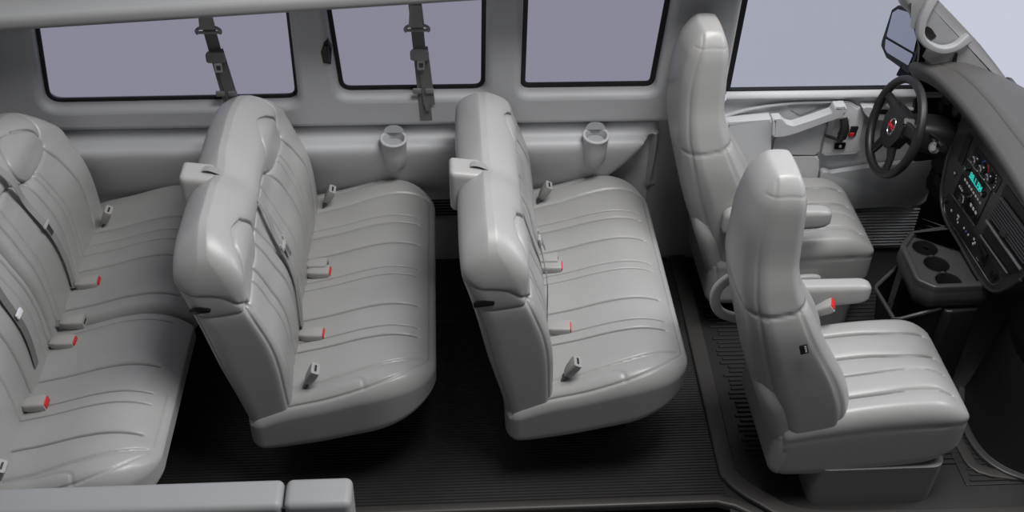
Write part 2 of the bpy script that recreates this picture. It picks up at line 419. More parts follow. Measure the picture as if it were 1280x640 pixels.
# ---- front pillar between side windows and door, below
bm = bmesh.new()
prof = [(.94, -.02), (.90, .0), (.892, .12), (.892, .30), (.888, .50), (.880, .77)]
pts = []
xs2 = [.855, .87, .885, .90, 1.10, 1.125, 1.14]; off = [.035, .012, .003, 0, 0, .008, .04]; rows = []
for x, o in zip(xs2, off): rows.append([bm.verts.new((x + (0.10 * (1 - z / .3) if z < .3 and x > 1 else 0), y + o, z)) for y, z in cr(prof, 3)])
for a, b in zip(rows[:-1], rows[1:]):
    for i in range(len(a) - 1): bm.faces.new((a[i], b[i], b[i + 1], a[i + 1]))
obj('pillar_panel', bm, TRIMD, wall)
obj('pillar_joint', sweep([(.86, .862, .768), (.9, .860, .768), (1.12, .860, .768)], circ(.002, 6)), BLACK, wall)
# belt anchor cover at the pillar top
obj('belt_anchor_cover', prism(round_poly([(-.055, -.10), (.05, -.10), (.055, .10), (-.05, .10)], .012), .014, ((.99, .822, 1.22), (1, 0, 0), TV, TN), .006), TRIM, wall)

# ================================================================== DRIVER'S DOOR
door = None
dprof = [(.95, -.02), (.935, .0), (.93, .03), (.925, .25), (.915, .42), (.905, .50), (.895, .60), (.892, .70), (.892, .80), (.885, .835), (.868, .850), (.862, .862), (.870, .876), (.885, .884), (.91, .888)]
bm = extr_x([tuple(p) for p in cr(dprof, 4)], 1.145, 2.16, 1)
door = structure(obj('door_1', bm, TRIM))
DT = Vector((0, -.055, .66)).normalized(); 
DW = round_poly([(1.160, V2(.887)), (1.94, V2(.887)), (1.90, V2(1.08)), (1.72, V2(1.42)), (1.165, V2(1.48))], [.012, .02, .02, .02, .02])
dfo = [(1.118, V2(.870)), (2.02, V2(.870)), (2.0, V2(1.05)), (1.76, V2(1.46)), (1.118, V2(1.54))]
g = plate_holes('window_frame', dfo, [DW], .02, .0, (T0 - TN * .035, (1, 0, 0), TV, TN), RUB, door)
w4 = bpy.data.meshes.new('p'); bm = bmesh.new(); bm.faces.new([bm.verts.new(T0 + Vector((p[0], 0, 0)) + TV * p[1] - TN * .04) for p in grow(DW, .01)]); obj('window_pane', bm, GLASS_DOOR, door, sm=False)
# armrest shelf (rear part) and flowing pull handle
fy = ((0, .895, 0), (1, 0, 0), (0, 0, 1), (0, -1, 0))
bm = prism(round_poly([(1.15, .765), (1.345, .778), (1.352, .70), (1.365, .60), (1.30, .52), (1.17, .52)], .012), .062, fy, .016, 4)
obj('armrest', bm, TRIM, door)
hand = [(1.341, .785), (1.376, .787), (1.403, .760), (1.432, .750), (1.512, .780), (1.585, .812), (1.592, .840), (1.640, .842), (1.646, .800), (1.553, .762), (1.448, .716), (1.400, .702), (1.352, .700)]
bm = prism(round_poly(hand, [.006, .012, .02, .03, .03, .01, .006, .008, .02, .03, .03, .02, .008]), .048, ((0, .868, 0), (1, 0, 0), (0, 0, 1), (0, -1, 0)), .013, 4); obj('pull_handle', bm, TRIM, door)
bm = prism(round_poly([(1.41, .80), (1.46, .835), (1.54, .835), (1.56, .80), (1.48, .76)], .01), .006, fy, .002); obj('grab_recess', bm, TRIMD, door)
crease = cr([(1.155, .886, .765), (1.257, .884, .799), (1.410, .883, .824), (1.567, .883, .830), (1.660, .883, .828), (1.720, .883, .797), (1.830, .883, .790), (2.10, .883, .785)], 6)
obj('crease_moulding', sweep(crease, rrect(.009, .006, .004), up=(0, 0, 1)), TRIM, door)
bm = prism(round_poly([(1.385, .575), (1.592, .568), (1.586, .635), (1.60, .74), (1.46, .70), (1.385, .66)], .015), .018, fy, .010, 4); obj('pocket_panel', bm, TRIM, door)
bm = prism(round_poly([(1.600, .568), (1.768, .578), (1.750, .640), (1.745, .785), (1.715, .800), (1.665, .825), (1.60, .82)], .012), .024, fy, .010, 4); hp = obj('handle_panel', bm, TRIM, door)
bm = prism(round_poly([(1.17, .52), (1.388, .56), (1.592, .560), (1.605, .50), (1.61, .30), (1.17, .30)], .02), .020, fy, .010, 3); obj('lower_panel', bm, TRIM, door)
bm = prism(round_poly([(1.615, .500), (1.66, .478), (1.833, .507), (2.12, .54), (2.12, .30), (1.615, .28)], .02), .030, fy, .010, 3); obj('map_pocket', bm, TRIMD, door)
bm = prism(round_poly([(1.712, .822), (1.90, .812), (1.90, .74), (1.80, .760), (1.757, .768), (1.735, .79)], .008), .050, fy, .010, 3); obj('mirror_switch_shelf', bm, TRIM, door)
bm = prism(round_poly([(1.775, .812), (1.86, .808), (1.86, .785), (1.785, .790)], .004), .052, fy, .003, 2); obj('switch_plate', bm, BLACK, door)
# inner door opener (black) in its cup
bm = prism(round_poly([(1.612, .655), (1.672, .650), (1.688, .755), (1.63, .765)], .012), .027, fy, .003); obj('opener_cup', bm, TRIMD, door)
op = cr([(1.655, .866, .758), (1.664, .850, .725), (1.660, .846, .685), (1.650, .850, .665), (1.625, .856, .668), (1.592, .860, .678)], 5)
bm = sweep(op, rrect(.009, .012, .006), up=(0, -1, 0), scale=[1.7] * 6 + [1.75] * 6 + [1.3] * 5 + [.6] * 9); obj('door_opener', bm, BLACK, door)
bm = prism(round_poly([(1.695, .665), (1.725, .667), (1.730, .715), (1.698, .715)], .004), .030, fy, .003); sw = obj('lock_switch', bm, BLACK, door)
obj('red_marker', prism([(1.698, .668), (1.716, .668), (1.718, .686), (1.699, .686)], .033, fy, .002), RED, sw)
bm = prism(round_poly([(1.638, .600), (1.697, .600), (1.697, .643), (1.636, .643)], .006), .030, fy, .003); s2 = obj('window_switch', bm, PLAST, door)
obj('switch_key', prism(round_poly([(1.644, .606), (1.691, .606), (1.691, .637), (1.642, .637)], .004), .033, fy, .002), BLACKG, s2)
obj('switch_symbol', prism([(1.664, .615), (1.674, .615), (1.674, .627), (1.664, .627)], .0345, fy), WHITE, s2, sm=False)
for k in range(13):   # ribbed kick panel
    z = .055 + k * .0165; obj('vent_rib', sweep([(1.78, .895, z), (2.12, .895, z)], circ(.0052, 6)), TRIMD, door)
structure(obj('trim_6', prism([(2.12, -.03), (2.62, -.03), (2.62, .70), (2.12, .80)], .01, ((0, .915, 0), (1, 0, 0), (0, 0, 1), (0, -1, 0))), BLACK))

# ---- front pillar with grab handle, windscreen behind
fpx = lambda y: ((0, y, 0), (1, 0, 0), (0, 0, 1), (0, -1, 0))
pl_ = [(1.70, 1.40), (1.758, 1.29), (1.84, 1.225), (1.856, 1.171), (1.881, 1.128), (1.924, 1.095), (1.935, 1.0), (2.0, .93), (2.42, .80), (2.40, .86), (2.301, .935), (2.199, 1.040), (2.112, 1.126), (2.002, 1.223), (1.888, 1.322), (1.80, 1.40)]
bm = prism(pl_, .05, fpx(.86), .035, 6)
for v in bm.verts:  # lean the pillar inwards with height and away towards the screen
    v.co.y += -.03 * (v.co.z - 1.0) + .0 * (v.co.x - 2)
trim4 = structure(obj('trim_4', bm, mat('pillar_trim', (.34, .345, .355), .5), angle=60))
hpath = cr([(1.868, .80, 1.36), (1.845, .785, 1.29), (1.836, .780, 1.235), (1.846, .778, 1.185), (1.885, .778, 1.145), (1.945, .778, 1.122), (2.00, .785, 1.130), (2.05, .80, 1.162)], 6)
k = np.interp(np.linspace(0, 1, len(hpath)), [0, .15, .5, .85, 1], [1.7, 1.2, 1.0, 1.1, 1.6])
obj('grab_handle', sweep(hpath, rrect(.014, .016, .007), up=(0, -1, 0), scale=[(s, 1) for s in k]), MAT['pillar_trim'], trim4)
obj('handle_recess', prism(round_poly([(1.868, 1.215), (1.895, 1.20), (1.925, 1.165), (1.905, 1.15), (1.872, 1.178)], .008), .004, fpx(.806), 0), BLACK, trim4)
obj('quarter_seal', prism([(2.020, 1.09), (2.030, 1.09), (2.042, .99), (2.018, .99)], .006, fpx(.808), 0), RUB, trim4)

# ================================================================== MIRROR outside the driver's door
mir = thing('side_mirror', 'black outside mirror with upper and lower glass beyond the front pillar', 'mirror', (1.93, 1.08, 1.0))
mN = Vector((-.93, -.36, -.05)).normalized(); mU = Vector((.36, -.93, 0)).normalized(); mV = mN.cross(mU)
fm = lambda d: (mN * d, mU, mV, mN)
outer_m = [(-.084, .124), (-.011, .139), (.035, .133), (.078, .055), (.080, .015), (.076, -.06), (.066, -.128), (-.088, -.126), (-.133, -.09), (-.134, -.066), (-.114, .09)]
obj('housing', prism(round_poly(outer_m, .008), .07, fm(-.075), .012, 3), BLACKG, mir)
obj('upper_glass', prism(round_poly([(-.076, .112), (-.020, .125), (.013, .122), (.062, .048), (.063, -.022), (-.108, -.032), (-.102, .083)], .008), .004, fm(-.004)), MIRR, mir, sm=False)
obj('lower_glass', prism(round_poly([(-.110, -.044), (.063, -.033), (.050, -.092), (-.084, -.099), (-.102, -.088)], .006), .004, fm(-.004)), MIRR, mir, sm=False)
obj('arm', sweep([(.03, .02, -.13), (.10, -.05, -.15), (.14, -.14, -.12)], rrect(.03, .045, .02)), BLACK, mir)
obj('arm', sweep([(.04, .0, -.04), (.09, -.08, -.02), (.11, -.15, -.0)], rrect(.03, .04, .02)), BLACK, mir)

# ================================================================== BENCHES
def stitch(poly, face, **k): return dict(face=face, pts=poly, **k)
FRONT = interp([(.24, .35), (.30, .352), (.45, .350), (.60, .345), (.70, .328), (.80, .292), (.88, .262), (.93, .252), (1.0, .248), (1.07, .232), (1.16, .19)])
REAR = interp([(.24, .21), (.30, .198), (.45, .162), (.60, .122), (.76, .088), (.88, .058), (.95, .038), (1.03, .028), (1.10, .040), (1.16, .06)])

def back_mesh(y0, y1, seams, ovals, ztop=1.105, zbot=.29, rtop=(.17, .45), dtop=(.16, .27), endseam=True):
    """y0..y1 width; front seams given in (y, z)"""
    cy = (y0 + y1) / 2; hy = (y1 - y0) / 2; hz = (ztop - zbot) / 2; cz = (ztop + zbot) / 2; hx = .1
    sm = []
    for s in seams:
        p = cr([(a - cy, b - cz) for a, b in s['q']], 5); q = dict(s); q.pop('q'); q.update(face=(0, 1), pts=p); sm.append(q)
    if endseam:   # panel seams on the near end and the edge piping
        sm.append(dict(face=(1, -1), pts=cr([(-.105, .86 - cz), (-.04, .872 - cz), (.03, .885 - cz), (.105, .90 - cz)], 4), d=.008, p=.004, w=.004, n0=.3))
        sm.append(dict(face=(1, -1), pts=cr([(-.10, .985 - cz), (-.045, .995 - cz), (.02, .985 - cz), (.06, .945 - cz), (.10, .89 - cz)], 5), d=.007, p=.004, w=.004, n0=.2))
        for sd in (-1,):
            sm.append(dict(face=(1, sd), pts=np.array([(.078, .88 - cz), (.078, .33 - cz)]), d=.005, p=.001, w=.003, n0=.1))
            sm.append(dict(face=(1, sd), pts=np.array([(-.084, .86 - cz), (-.084, .33 - cz)]), d=.004, p=.0, n0=.1))
    def bumps(P, N):
        D = np.zeros(len(P)); w = np.clip((N[:, 0] - .3) / .5, 0, 1); Y = P[:, 1] + cy; Z = P[:, 2] + cz
        for (oy_, oz_, ry, rz, hgt) in ovals:
            e = ((Y - oy_) / ry) ** 2 + ((Z - oz_) / rz) ** 2; D += w * hgt * .45 * np.exp(-e * .7)
        # shallow hollow of each place
        for yc in [o[0] for o in ovals]:
            D -= w * .010 * np.exp(-((Y - yc) / .13) ** 2) * np.clip((.86 - Z) / .1, 0, 1)
        # dip of the top edge between places
        return D
    def deform(P):
        Y = P[:, 1] + cy; f = (P[:, 2] + hz) / (2 * hz); e0 = np.clip(((y0 + rtop[0]) - Y) / rtop[0], 0, 1); e1 = np.clip((Y - (y1 - rtop[1])) / rtop[1], 0, 1); e = np.maximum(e0, e1)
        rt = np.where(e0 > e1, dtop[0], dtop[1])
        drop = rt * .95 * (1 - np.sqrt(np.clip(1 - e ** 2, 0, 1))) + .03 * np.exp(-((Y - (.08)) / .07) ** 2)
        Z = zbot + f * (ztop - zbot - drop * f ** 2)
        g = (P[:, 0] + hx) / (2 * hx); Ht = .115 / (ztop - zbot); tt = np.clip((f - (1 - Ht)) / Ht, 0, 1)
        X = REAR(Z) + (.5 + (g - .5) * np.sqrt(1 - .93 * tt ** 2)) * (FRONT(Z) - REAR(Z))
        return np.stack([X, Y, Z], 1)
    foc = ([], [], [])
    return rbox((hx, hy, hz), ((.06, .045), (.035, .035), (.04, .08)), (.006, .0031, .0031), foc, sm, bumps, deform)

TOPZ = interp([(.16, .36), (.24, .40), (.33, .440), (.45, .470), (.58, .508), (.68, .522), (.77, .505), (.84, .47)])
BOTZ = interp([(.16, .22), (.24, .20), (.38, .215), (.52, .245), (.67, .285), (.78, .34), (.84, .38)])
def cushion_mesh(y0, y1, ys, x0=.185, x1=.835, endpanel=(True, True), corners=(.055, .055), shr=(.15, .17)):
    cx = (x0 + x1) / 2; hx = (x1 - x0) / 2; cy = (y0 + y1) / 2; hy = (y1 - y0) / 2; hz = .12
    sm = []; foc = []
    for y, kind in ys:
        d, p, w = {'d': (.017, .009, .0027), 't': (.010, .003, .0021)}[kind]
        pts = [(x0 - cx, y - cy), (.262, y - cy)]
        sm.append(dict(face=(2, 1), pts=np.array(pts), d=d, p=p, pw=.022, w=w, n0=.12)); foc.append(y - cy)
    yn, yf = y0 - cy, y1 - cy
    def edge(s):   # bolster seam curving to the corner and the piping along the top edge
        e = yn if s < 0 else yf; q = -s; bol = (.085, .10, .118, .135) if s < 0 else (.175, .165, .15, .13)
        sm.append(dict(face=(2, 1), pts=cr([(x0 - cx, e + q * bol[0]), (-.10, e + q * bol[0]), (.06, e + q * bol[1]), (.18, e + q * bol[2]), (.285, e + q * bol[3])], 5), d=.009, p=.008, w=.0035, n0=.1))
        sm.append(dict(face=(2, 1), pts=cr([(x0 - cx, e + q * .018), (-.05, e + q * .018), (.08, e + q * .024), (.18, e + q * .042), (.25, e + q * .075), (.300, e + q * .13), (.306, e + q * .25), (.306, 0)], 5), d=.006, p=.001, w=.003, n0=.02))
        sm.append(dict(face=(2, 1), pts=cr([(-.16, e + q * .078), (-.05, e + q * .073), (.04, e + q * .068), (.075, e + q * .055), (.082, e + q * .022)], 5), d=.006, p=.001, w=.003, n0=.1))
    if endpanel[0]: edge(-1)
    if endpanel[1]: edge(1)
    def deform(P):
        X = P[:, 0] + cx; Y = P[:, 1] + cy; g = (P[:, 2] + hz) / (2 * hz)
        T = TOPZ(X); B = BOTZ(X); Z = B + g * (T - B)
        # plan view: corners swept back in a long curve
        for sg in (-1, 1):
            k = np.clip((X - (x1 - .24)) / .24, 0, 1); w = np.clip((P[:, 1] * sg - (hy - .2)) / .2, 0, 1); r_ = (shr[0] if sg < 0 else shr[1]); Y = Y - sg * r_ * w * (1 - np.sqrt(np.clip(1 - k ** 2, 0, 1)))
        e = np.clip((np.abs(P[:, 1]) - (hy - .13)) / .13, 0, 1); Z = Z - .022 * e ** 2 * g
        return np.stack([X, Y, Z], 1)
    return rbox((hx, hy, hz), ((.05, .10), (corners[0], corners[1]), (.06, .06)), (.006, .0048, .008), ([], foc, []), sm, None, deform)

def buckle(parent, pos, d, upv=(0, 0, 1), red=True, size=1.0, slot=False, stalk=.05, name='buckle'):
    """seat belt buckle: tapered body along d, red button (or slot) on its end face, dark stalk behind"""
    d = Vector(d).normalized(); u = Vector(upv); s = d.cross(u).normalized(); u = s.cross(d).normalized(); p = Vector(pos)
    size *= 1.15; L = .076 * size
    path = [p, p + d * L * .08, p + d * L * .30, p + d * L * .80, p + d * L]
    bm = sweep(path, rrect(.024 * size, .014 * size, .007 * size, 4), up=u, scale=[(.45, .6), (.62, .8), (.85, 1.0), (1.0, 1.12), (.95, 1.0)])
    b = obj(name, bm, BUCK, parent); e = p + d * (L + .0003)
    fr = (e, s, u, d)
    if red: obj('release_button', prism(rrect(.0175 * size, .0095 * size, .003), .004, fr, .0015, 2), RED, b)
    else: obj('latch_slot', prism(rrect(.013 * size, .0035 * size, .002), .001, fr), BLACK, b)
    obj('stalk', sweep([p - d * stalk * size, p + d * .006], rrect(.015 * size, .0035, .003), up=u), WEB if not slot else mat('stalk_grey', (.075, .075, .075), .5), b)
    return b

def web(name, pts, width, parent, m=WEB, nrm=None, thick=.0012):
    P = cr(pts, 6); ups = None
    if nrm is not None: N = cr(nrm, 6); ups = [tuple(n) for n in N]
    return obj(name, sweep([tuple(p) for p in P], rrect(width / 2, thick, .0009, 1), up=(1, 0, .2), ups=ups), m, parent, angle=30)

dark, thin = dict(d=.015, p=.008, w=.0036, pw=.022), dict(d=.009, p=.003, w=.0030, pw=.012)
def bench_a(label):
    t = thing('bench_seat', label, 'seat', (0, 0, 0), None)
    seams = [
        dict(q=[(.66, 1.10), (.64, .97), (.615, .885), (.655, .80), (.70, .66), (.70, .52), (.66, .40)], **dark),               # far bolster
        dict(q=[(.53, 1.03), (.45, 1.055), (.37, 1.035), (.325, .98), (.325, .92), (.345, .885)], **dark),                        # far head pad
        dict(q=[(.53, 1.03), (.60, .985), (.62, .93), (.615, .885), (.50, .876), (.345, .885)], **dark),
        dict(q=[(.345, .885), (.30, .915), (.24, .955), (.14, .965), (.03, .955), (-.03, .93), (-.075, .90)], **dark),             # middle place top edge
        dict(q=[(.345, .885), (.40, .76), (.425, .60), (.41, .45), (.40, .38)], **dark),
        dict(q=[(.50, .872), (.54, .74), (.545, .58), (.53, .40)], **thin), dict(q=[(.455, .874), (.49, .74), (.50, .58), (.485, .40)], **thin),
        dict(q=[(.17, .955), (.205, .82), (.225, .68), (.215, .45)], **thin), dict(q=[(.10, .96), (.135, .82), (.155, .68), (.15, .45)], **thin),
        dict(q=[(-.03, .92), (.01, .80), (.03, .66), (.03, .45)], **thin),
        dict(q=[(-.075, .90), (-.05, .78), (-.02, .64), (-.02, .40)], **dark),
        dict(q=[(-.13, 1.035), (-.20, 1.055), (-.27, 1.04), (-.32, .98), (-.335, .92), (-.355, .885)], **dark),
        dict(q=[(-.13, 1.035), (-.085, .98), (-.07, .93), (-.075, .90), (-.20, .885), (-.355, .885)], **dark),
        dict(q=[(-.19, .88), (-.16, .76), (-.14, .62), (-.14, .42)], **dark), dict(q=[(-.25, .88), (-.22, .76), (-.20, .62), (-.20, .42)], **thin),
        dict(q=[(-.335, .87), (-.325, .70), (-.315, .55), (-.32, .36)], d=.003, p=.003, w=.003)]
    link('backrest', back_mesh(-.37, .79, seams, [(.46, .97, .12, .08, .016), (-.21, .97, .12, .08, .016), (.15, .80, .14, .18, .004)]), LEATHER, t)
    ys = [(.575, 't'), (.530, 'd'), (.40, 'd'), (.250, 't'), (.205, 't'), (.04, 'd'), (-.08, 't'), (-.125, 'd')]
    link('cushion', cushion_mesh(-.385, .885, ys), LEATHER, t)
    # retractor cover on the top edge
    hsm = rbox((.072, .058, .085), ((.018, .025), (.02, .02), (.02, .02)), (.008, .008, .008), deform=lambda P: np.stack([P[:, 0] * (1 - .12 * P[:, 2] / .085) + .078 - .12 * P[:, 2], P[:, 1] * (1 - .10 * P[:, 2] / .085) + .085, P[:, 2] * .92 + 1.005 - .12 * P[:, 0]], 1))
    h = link('retractor_cover', hsm, BUCK, t)
    # belt from the cover down across the middle backrest
    def on(y, z, off): return (float(FRONT(z)) + off, y, z)
    pts = [(.080, .088, 1.088), (.11, .085, 1.086), (.170, .078, 1.055), (.235, .066, 1.00), on(.05, .93, .022), on(.035, .84, .018), on(.03, .74, .012), on(.02, .62, .006), on(.005, .50, .004), on(-.02, .43, .002)]
    nr = [(0, .1, 1), (.3, .1, 1), (.8, .1, .8), (1, .1, .6), (1, 0, .4), (1, 0, .4), (1, 0, .3), (1, 0, .2), (1, 0, .1), (1, 0, .0)]
    b = web('seat_belt', pts, .034, t, WEBL, nr)
    # sliding latch plate
    q = Vector(on(.034, .80, .024)); fr = (q, (0, 1, 0), Vector((-.35, .03, 1)).normalized(), Vector((1, 0, .35)).normalized())
    bm = prism(rrect(.026, .006, .003), .006, fr, .002); obj('latch_plate', bm, PLAST, b)
    for sy in (-1, 1): obj('latch_loop', prism([(sy * .026 - .004, -.006), (sy * .026 + .004, -.006), (sy * .026 + .004, .022), (sy * .026 - .004, .022)], .006, fr, .0), PLAST, b)
    fr2 = (q + Vector((.006, 0, 0)), fr[1], fr[2], fr[3])
    obj('latch_tongue', prism(round_poly([(-.012, -.045), (.012, -.045), (.014, -.004), (-.014, -.004)], .004), .003, fr2), CHROME, b)
    # black release slot in the near end of the backrest
    bm = prism(round_poly([(-.035, -.012), (.03, -.010), (.034, .006), (.0, .014), (-.035, .010)], .006), .006, ((.108, -.366, .862), (1, 0, .1), (0, 0, 1), (0, -1, 0)), .002); obj('release_handle', bm, BLACKG, t)
    # buckles
    buckle(t, (.385, .735, .475), (.45, -.10, .9), upv=(-1, 0, .3), red=False, slot=True, size=.88)
    buckle(t, (.335, .325, .468), (1, -.08, .12), red=False); buckle(t, (.345, .29, .462), (1, -.06, .08), red=True)
    buckle(t, (.345, -.055, .458), (1, -.06, .08), red=True)
    buckle(t, (.395, -.30, .465), (.45, -.10, .9), upv=(-1, 0, .3), red=False, slot=True, size=.92)
    # steel floor frame
    for x in (.32, .62):
        for y in (-.1, .62): obj('leg', sweep([(x, y, .004), (x, y, .26)], rrect(.018, .03, .006), up=(1, 0, 0)), BLACK, t)
    for y in (-.1, .62): obj('floor_rail', box((.46, y, .015), (.2, .03, .012), .004), BLACK, t)
    return t
b1 = bench_a('grey leather bench nearest the front seats, pale box on its backrest top')
b2 = dup(b1); b2.location = (-.89, 0, 0); b2['label'] = 'middle grey leather bench, between the rearmost bench and the bench behind the front seats'

# rear bench: two sections side by side
t = thing('bench_seat', 'rearmost grey leather bench with split cushion, cut by the left edge of the photo', 'seat', (0, 0, 0))
X3 = -1.765
s_far = [
    dict(q=[(.66, 1.10), (.61, .97), (.57, .88), (.60, .80), (.63, .66), (.63, .52), (.60, .40)], **dark),
    dict(q=[(.47, 1.01), (.40, 1.03), (.33, 1.01), (.29, .96), (.31, .90), (.36, .855)], **dark),
    dict(q=[(.47, 1.01), (.545, .975), (.575, .93), (.57, .88), (.48, .86), (.36, .855)], **dark),
    dict(q=[(.36, .855), (.30, .885), (.22, .93), (.12, .955), (.0, .96)], **dark),
    dict(q=[(.34, .86), (.36, .72), (.355, .58), (.33, .42)], **dark),
    dict(q=[(.43, .855), (.465, .70), (.465, .55), (.45, .42)], **thin), dict(q=[(.40, .855), (.43, .70), (.43, .55), (.41, .42)], **thin),
    dict(q=[(.10, .95), (.11, .80), (.11, .65), (.09, .42)], **thin), dict(q=[(.05, .955), (.06, .80), (.06, .65), (.05, .42)], **dark)]
o = link('backrest', back_mesh(-.005, .76, s_far, [(.44, .95, .11, .08, .014), (.15, .78, .14, .18, .004)], ztop=1.04, rtop=(.05, .36), dtop=(.02, .25), endseam=False), LEATHER, t); o.location = (X3, 0, 0)
s_near = [
    dict(q=[(-.07, .95), (-.06, .80), (-.06, .60), (-.07, .42)], **dark), dict(q=[(-.13, .95), (-.12, .80), (-.12, .60), (-.13, .42)], **thin),
    dict(q=[(-.30, 1.0), (-.30, .80), (-.30, .60), (-.30, .42)], **dark), dict(q=[(-.42, 1.0), (-.42, .80), (-.42, .60), (-.42, .42)], **thin)]
o = link('backrest', back_mesh(-.75, -.015, s_near, [(-.45, .95, .12, .08, .014)], ztop=1.04, rtop=(.3, .05), dtop=(.2, .02), endseam=False), LEATHER, t); o.location = (X3, 0, 0)
o = link('cushion', cushion_mesh(.058, .868, [(.60, 'd'), (.51, 't'), (.45, 't'), (.355, 'd'), (.135, 'd')], endpanel=(False, False), corners=(.03, .055), shr=(.01, .15)), LEATHER, t); o.location = (X3, 0, 0)
o = link('cushion', cushion_mesh(-.76, .052, [(-.01, 't'), (-.24, 'd'), (-.37, 't'), (-.42, 't'), (-.55, 'd')], endpanel=(True, False), corners=(.055, .03), shr=(.16, .01)), LEATHER, t); o.location = (X3 - .0, 0, 0)
buckle(t, (-1.405, .25, .462), (1, .05, .12)); buckle(t, (-1.405, .035, .462), (1, -.0, .10), red=False); buckle(t, (-1.415, -.07, .462), (1, -.02, .08)); buckle(t, (-1.435, -.37, .462), (1, .02, .12))
buckle(t, (-1.385, .635, .465), (.45, -.10, .9), upv=(-1, 0, .3), red=False, slot=True, size=.88); buckle(t, (-1.42, -.68, .46), (.45, -.1, .9), upv=(-1, 0, .3), red=False, slot=True, size=.88)
def on3(y, z, off): return (float(FRONT(z)) + X3 + off, y, z)
pts = [(X3 + .10, .17, 1.15), (X3 + .20, .19, 1.08), on3(.20, .98, .02), on3(.225, .86, .016), on3(.24, .72, .012), on3(.25, .58, .006), on3(.25, .46, .002)]
b = web('seat_belt', pts, .036, t, WEBL, [(.2, 0, 1), (.8, 0, .8), (1, 0, .5), (1, 0, .4), (1, 0, .3), (1, 0, .2), (1, 0, .1)])
q = Vector(on3(.235, .76, .018)); fr = (q, (0, 1, 0), Vector((-.3, .03, 1)).normalized(), Vector((1, 0, .3)).normalized())
obj('latch_plate', prism(rrect(.026, .006, .003), .006, fr, .002), PLAST, b)
obj('latch_tongue', prism(round_poly([(-.012, -.045), (.012, -.045), (.014, -.004), (-.014, -.004)], .004), .003, fr), CHROME, b)
pts = [on3(-.19, .95, .02), on3(-.20, .80, .016), on3(-.21, .65, .010), on3(-.22, .50, .004)]
b = web('seat_belt', pts, .036, t, WEB, [(1, 0, .5), (1, 0, .4), (1, 0, .3), (1, 0, .2)])
q = Vector(on3(-.20, .72, .020)); fr = (q, (0, 1, 0), Vector((-.3, .03, 1)).normalized(), Vector((1, 0, .3)).normalized())
obj('latch_plate', prism(rrect(.022, .010, .004), .006, fr, .002), WHITE, b)
for x in (-1.45, -1.12):
    for y in (-.55, -.1, .2, .6): obj('leg', sweep([(x, y, .004), (x, y, .28)], rrect(.018, .03, .006), up=(1, 0, 0)), BLACK, t)

# ================================================================== BELTS HANGING ON THE SIDE WINDOWS
def wall_belt(x, label, lean):
    t = thing('seat_belt', label, 'seat belt', (x, .825, 0), 'belts hanging over the side windows')
    L = lambda z: lean * (1.28 - z)    # drift forward on the way down
    Y = lambda z: -.002 - .083 * (z - .9)
    p = [(L(z), Y(z), z) for z in (1.42, 1.30, 1.18, 1.05, .92, .80)]
    web('webbing', p, .048, t, WEB, [(0, -1, 0)] * 6)
    web('webbing', [(L(z) + .012 * (1.3 - z) / .4 + .006, Y(z) - .006, z) for z in (1.15, 1.05, .95, .88)], .046, t, WEB, [(0, -1, 0)] * 4)
    a = obj('height_anchor', sweep([(L(1.26), Y(1.26) - .012, 1.335), (L(1.26), Y(1.26) - .014, 1.245)], rrect(.03, .010, .008), up=(0, -1, 0), scale=[(.75, 1), (1, 1)]), BUCK, t)
    arc = [(L(1.24) + .045 * math.cos(u), Y(1.24) - .014, 1.238 + .02 * math.sin(u) - .006) for u in np.linspace(math.pi * 1.15, -math.pi * .15, 14)]
    obj('guide_loop', sweep(arc, circ(.0065, 8), up=(0, 1, 0)), BUCK, a)
    obj('guide_loop_bar', sweep([(L(1.24) - .046, Y(1.24) - .014, 1.228), (L(1.24) + .046, Y(1.24) - .014, 1.228)], circ(.006, 8)), BUCK, a)
    fr = ((L(1.12), Y(1.12) - .012, 1.12), (1, 0, 0), (0, -.06, 1), (0, -1, -.06))
    k = obj('latch_plate', prism(round_poly([(-.036, -.02), (.034, -.022), (.036, .012), (.026, .022), (-.028, .024), (-.036, .014)], .006), .012, fr, .004), mat('latch_grey', (.20, .2, .2), .45), t)
    fo = (fr[0][0] + .004, fr[0][1] - .004, fr[0][2] - .045)
    plate_holes('latch_tongue', rrect(.015, .020, .004), [rrect(.008, .010, .002)], .003, .0, (fo, (1, 0, 0), (0, 0, 1), (0, -1, 0)), CHROME, k)
    for dx in (-.024, .024):
        obj('belt_clip', box((L(.945) + dx, Y(.945) - .008, .948), (.017, .006, .011), .003), mat('latch_grey', (.2, .2, .2), .45), t)
    a = obj('floor_mount_cover', box((L(.82) + .0, .036, .805), (.044, .010, .034), .004), TRIMD, t)
    obj('lower_tongue', prism(round_poly([(-.012, 0), (.012, 0), (.010, -.035), (-.004, -.035)], .003), .004, ((L(.88) + .01, -.006, .888), (1, 0, 0), (0, 0, 1), (0, -1, 0))), CHROME, a)
    return t
wall_belt(-.880, 'grey seat belt hanging over the rear side window behind the middle bench', .075)
wall_belt(-.105, 'grey seat belt hanging down the centre of the middle side window', .05)

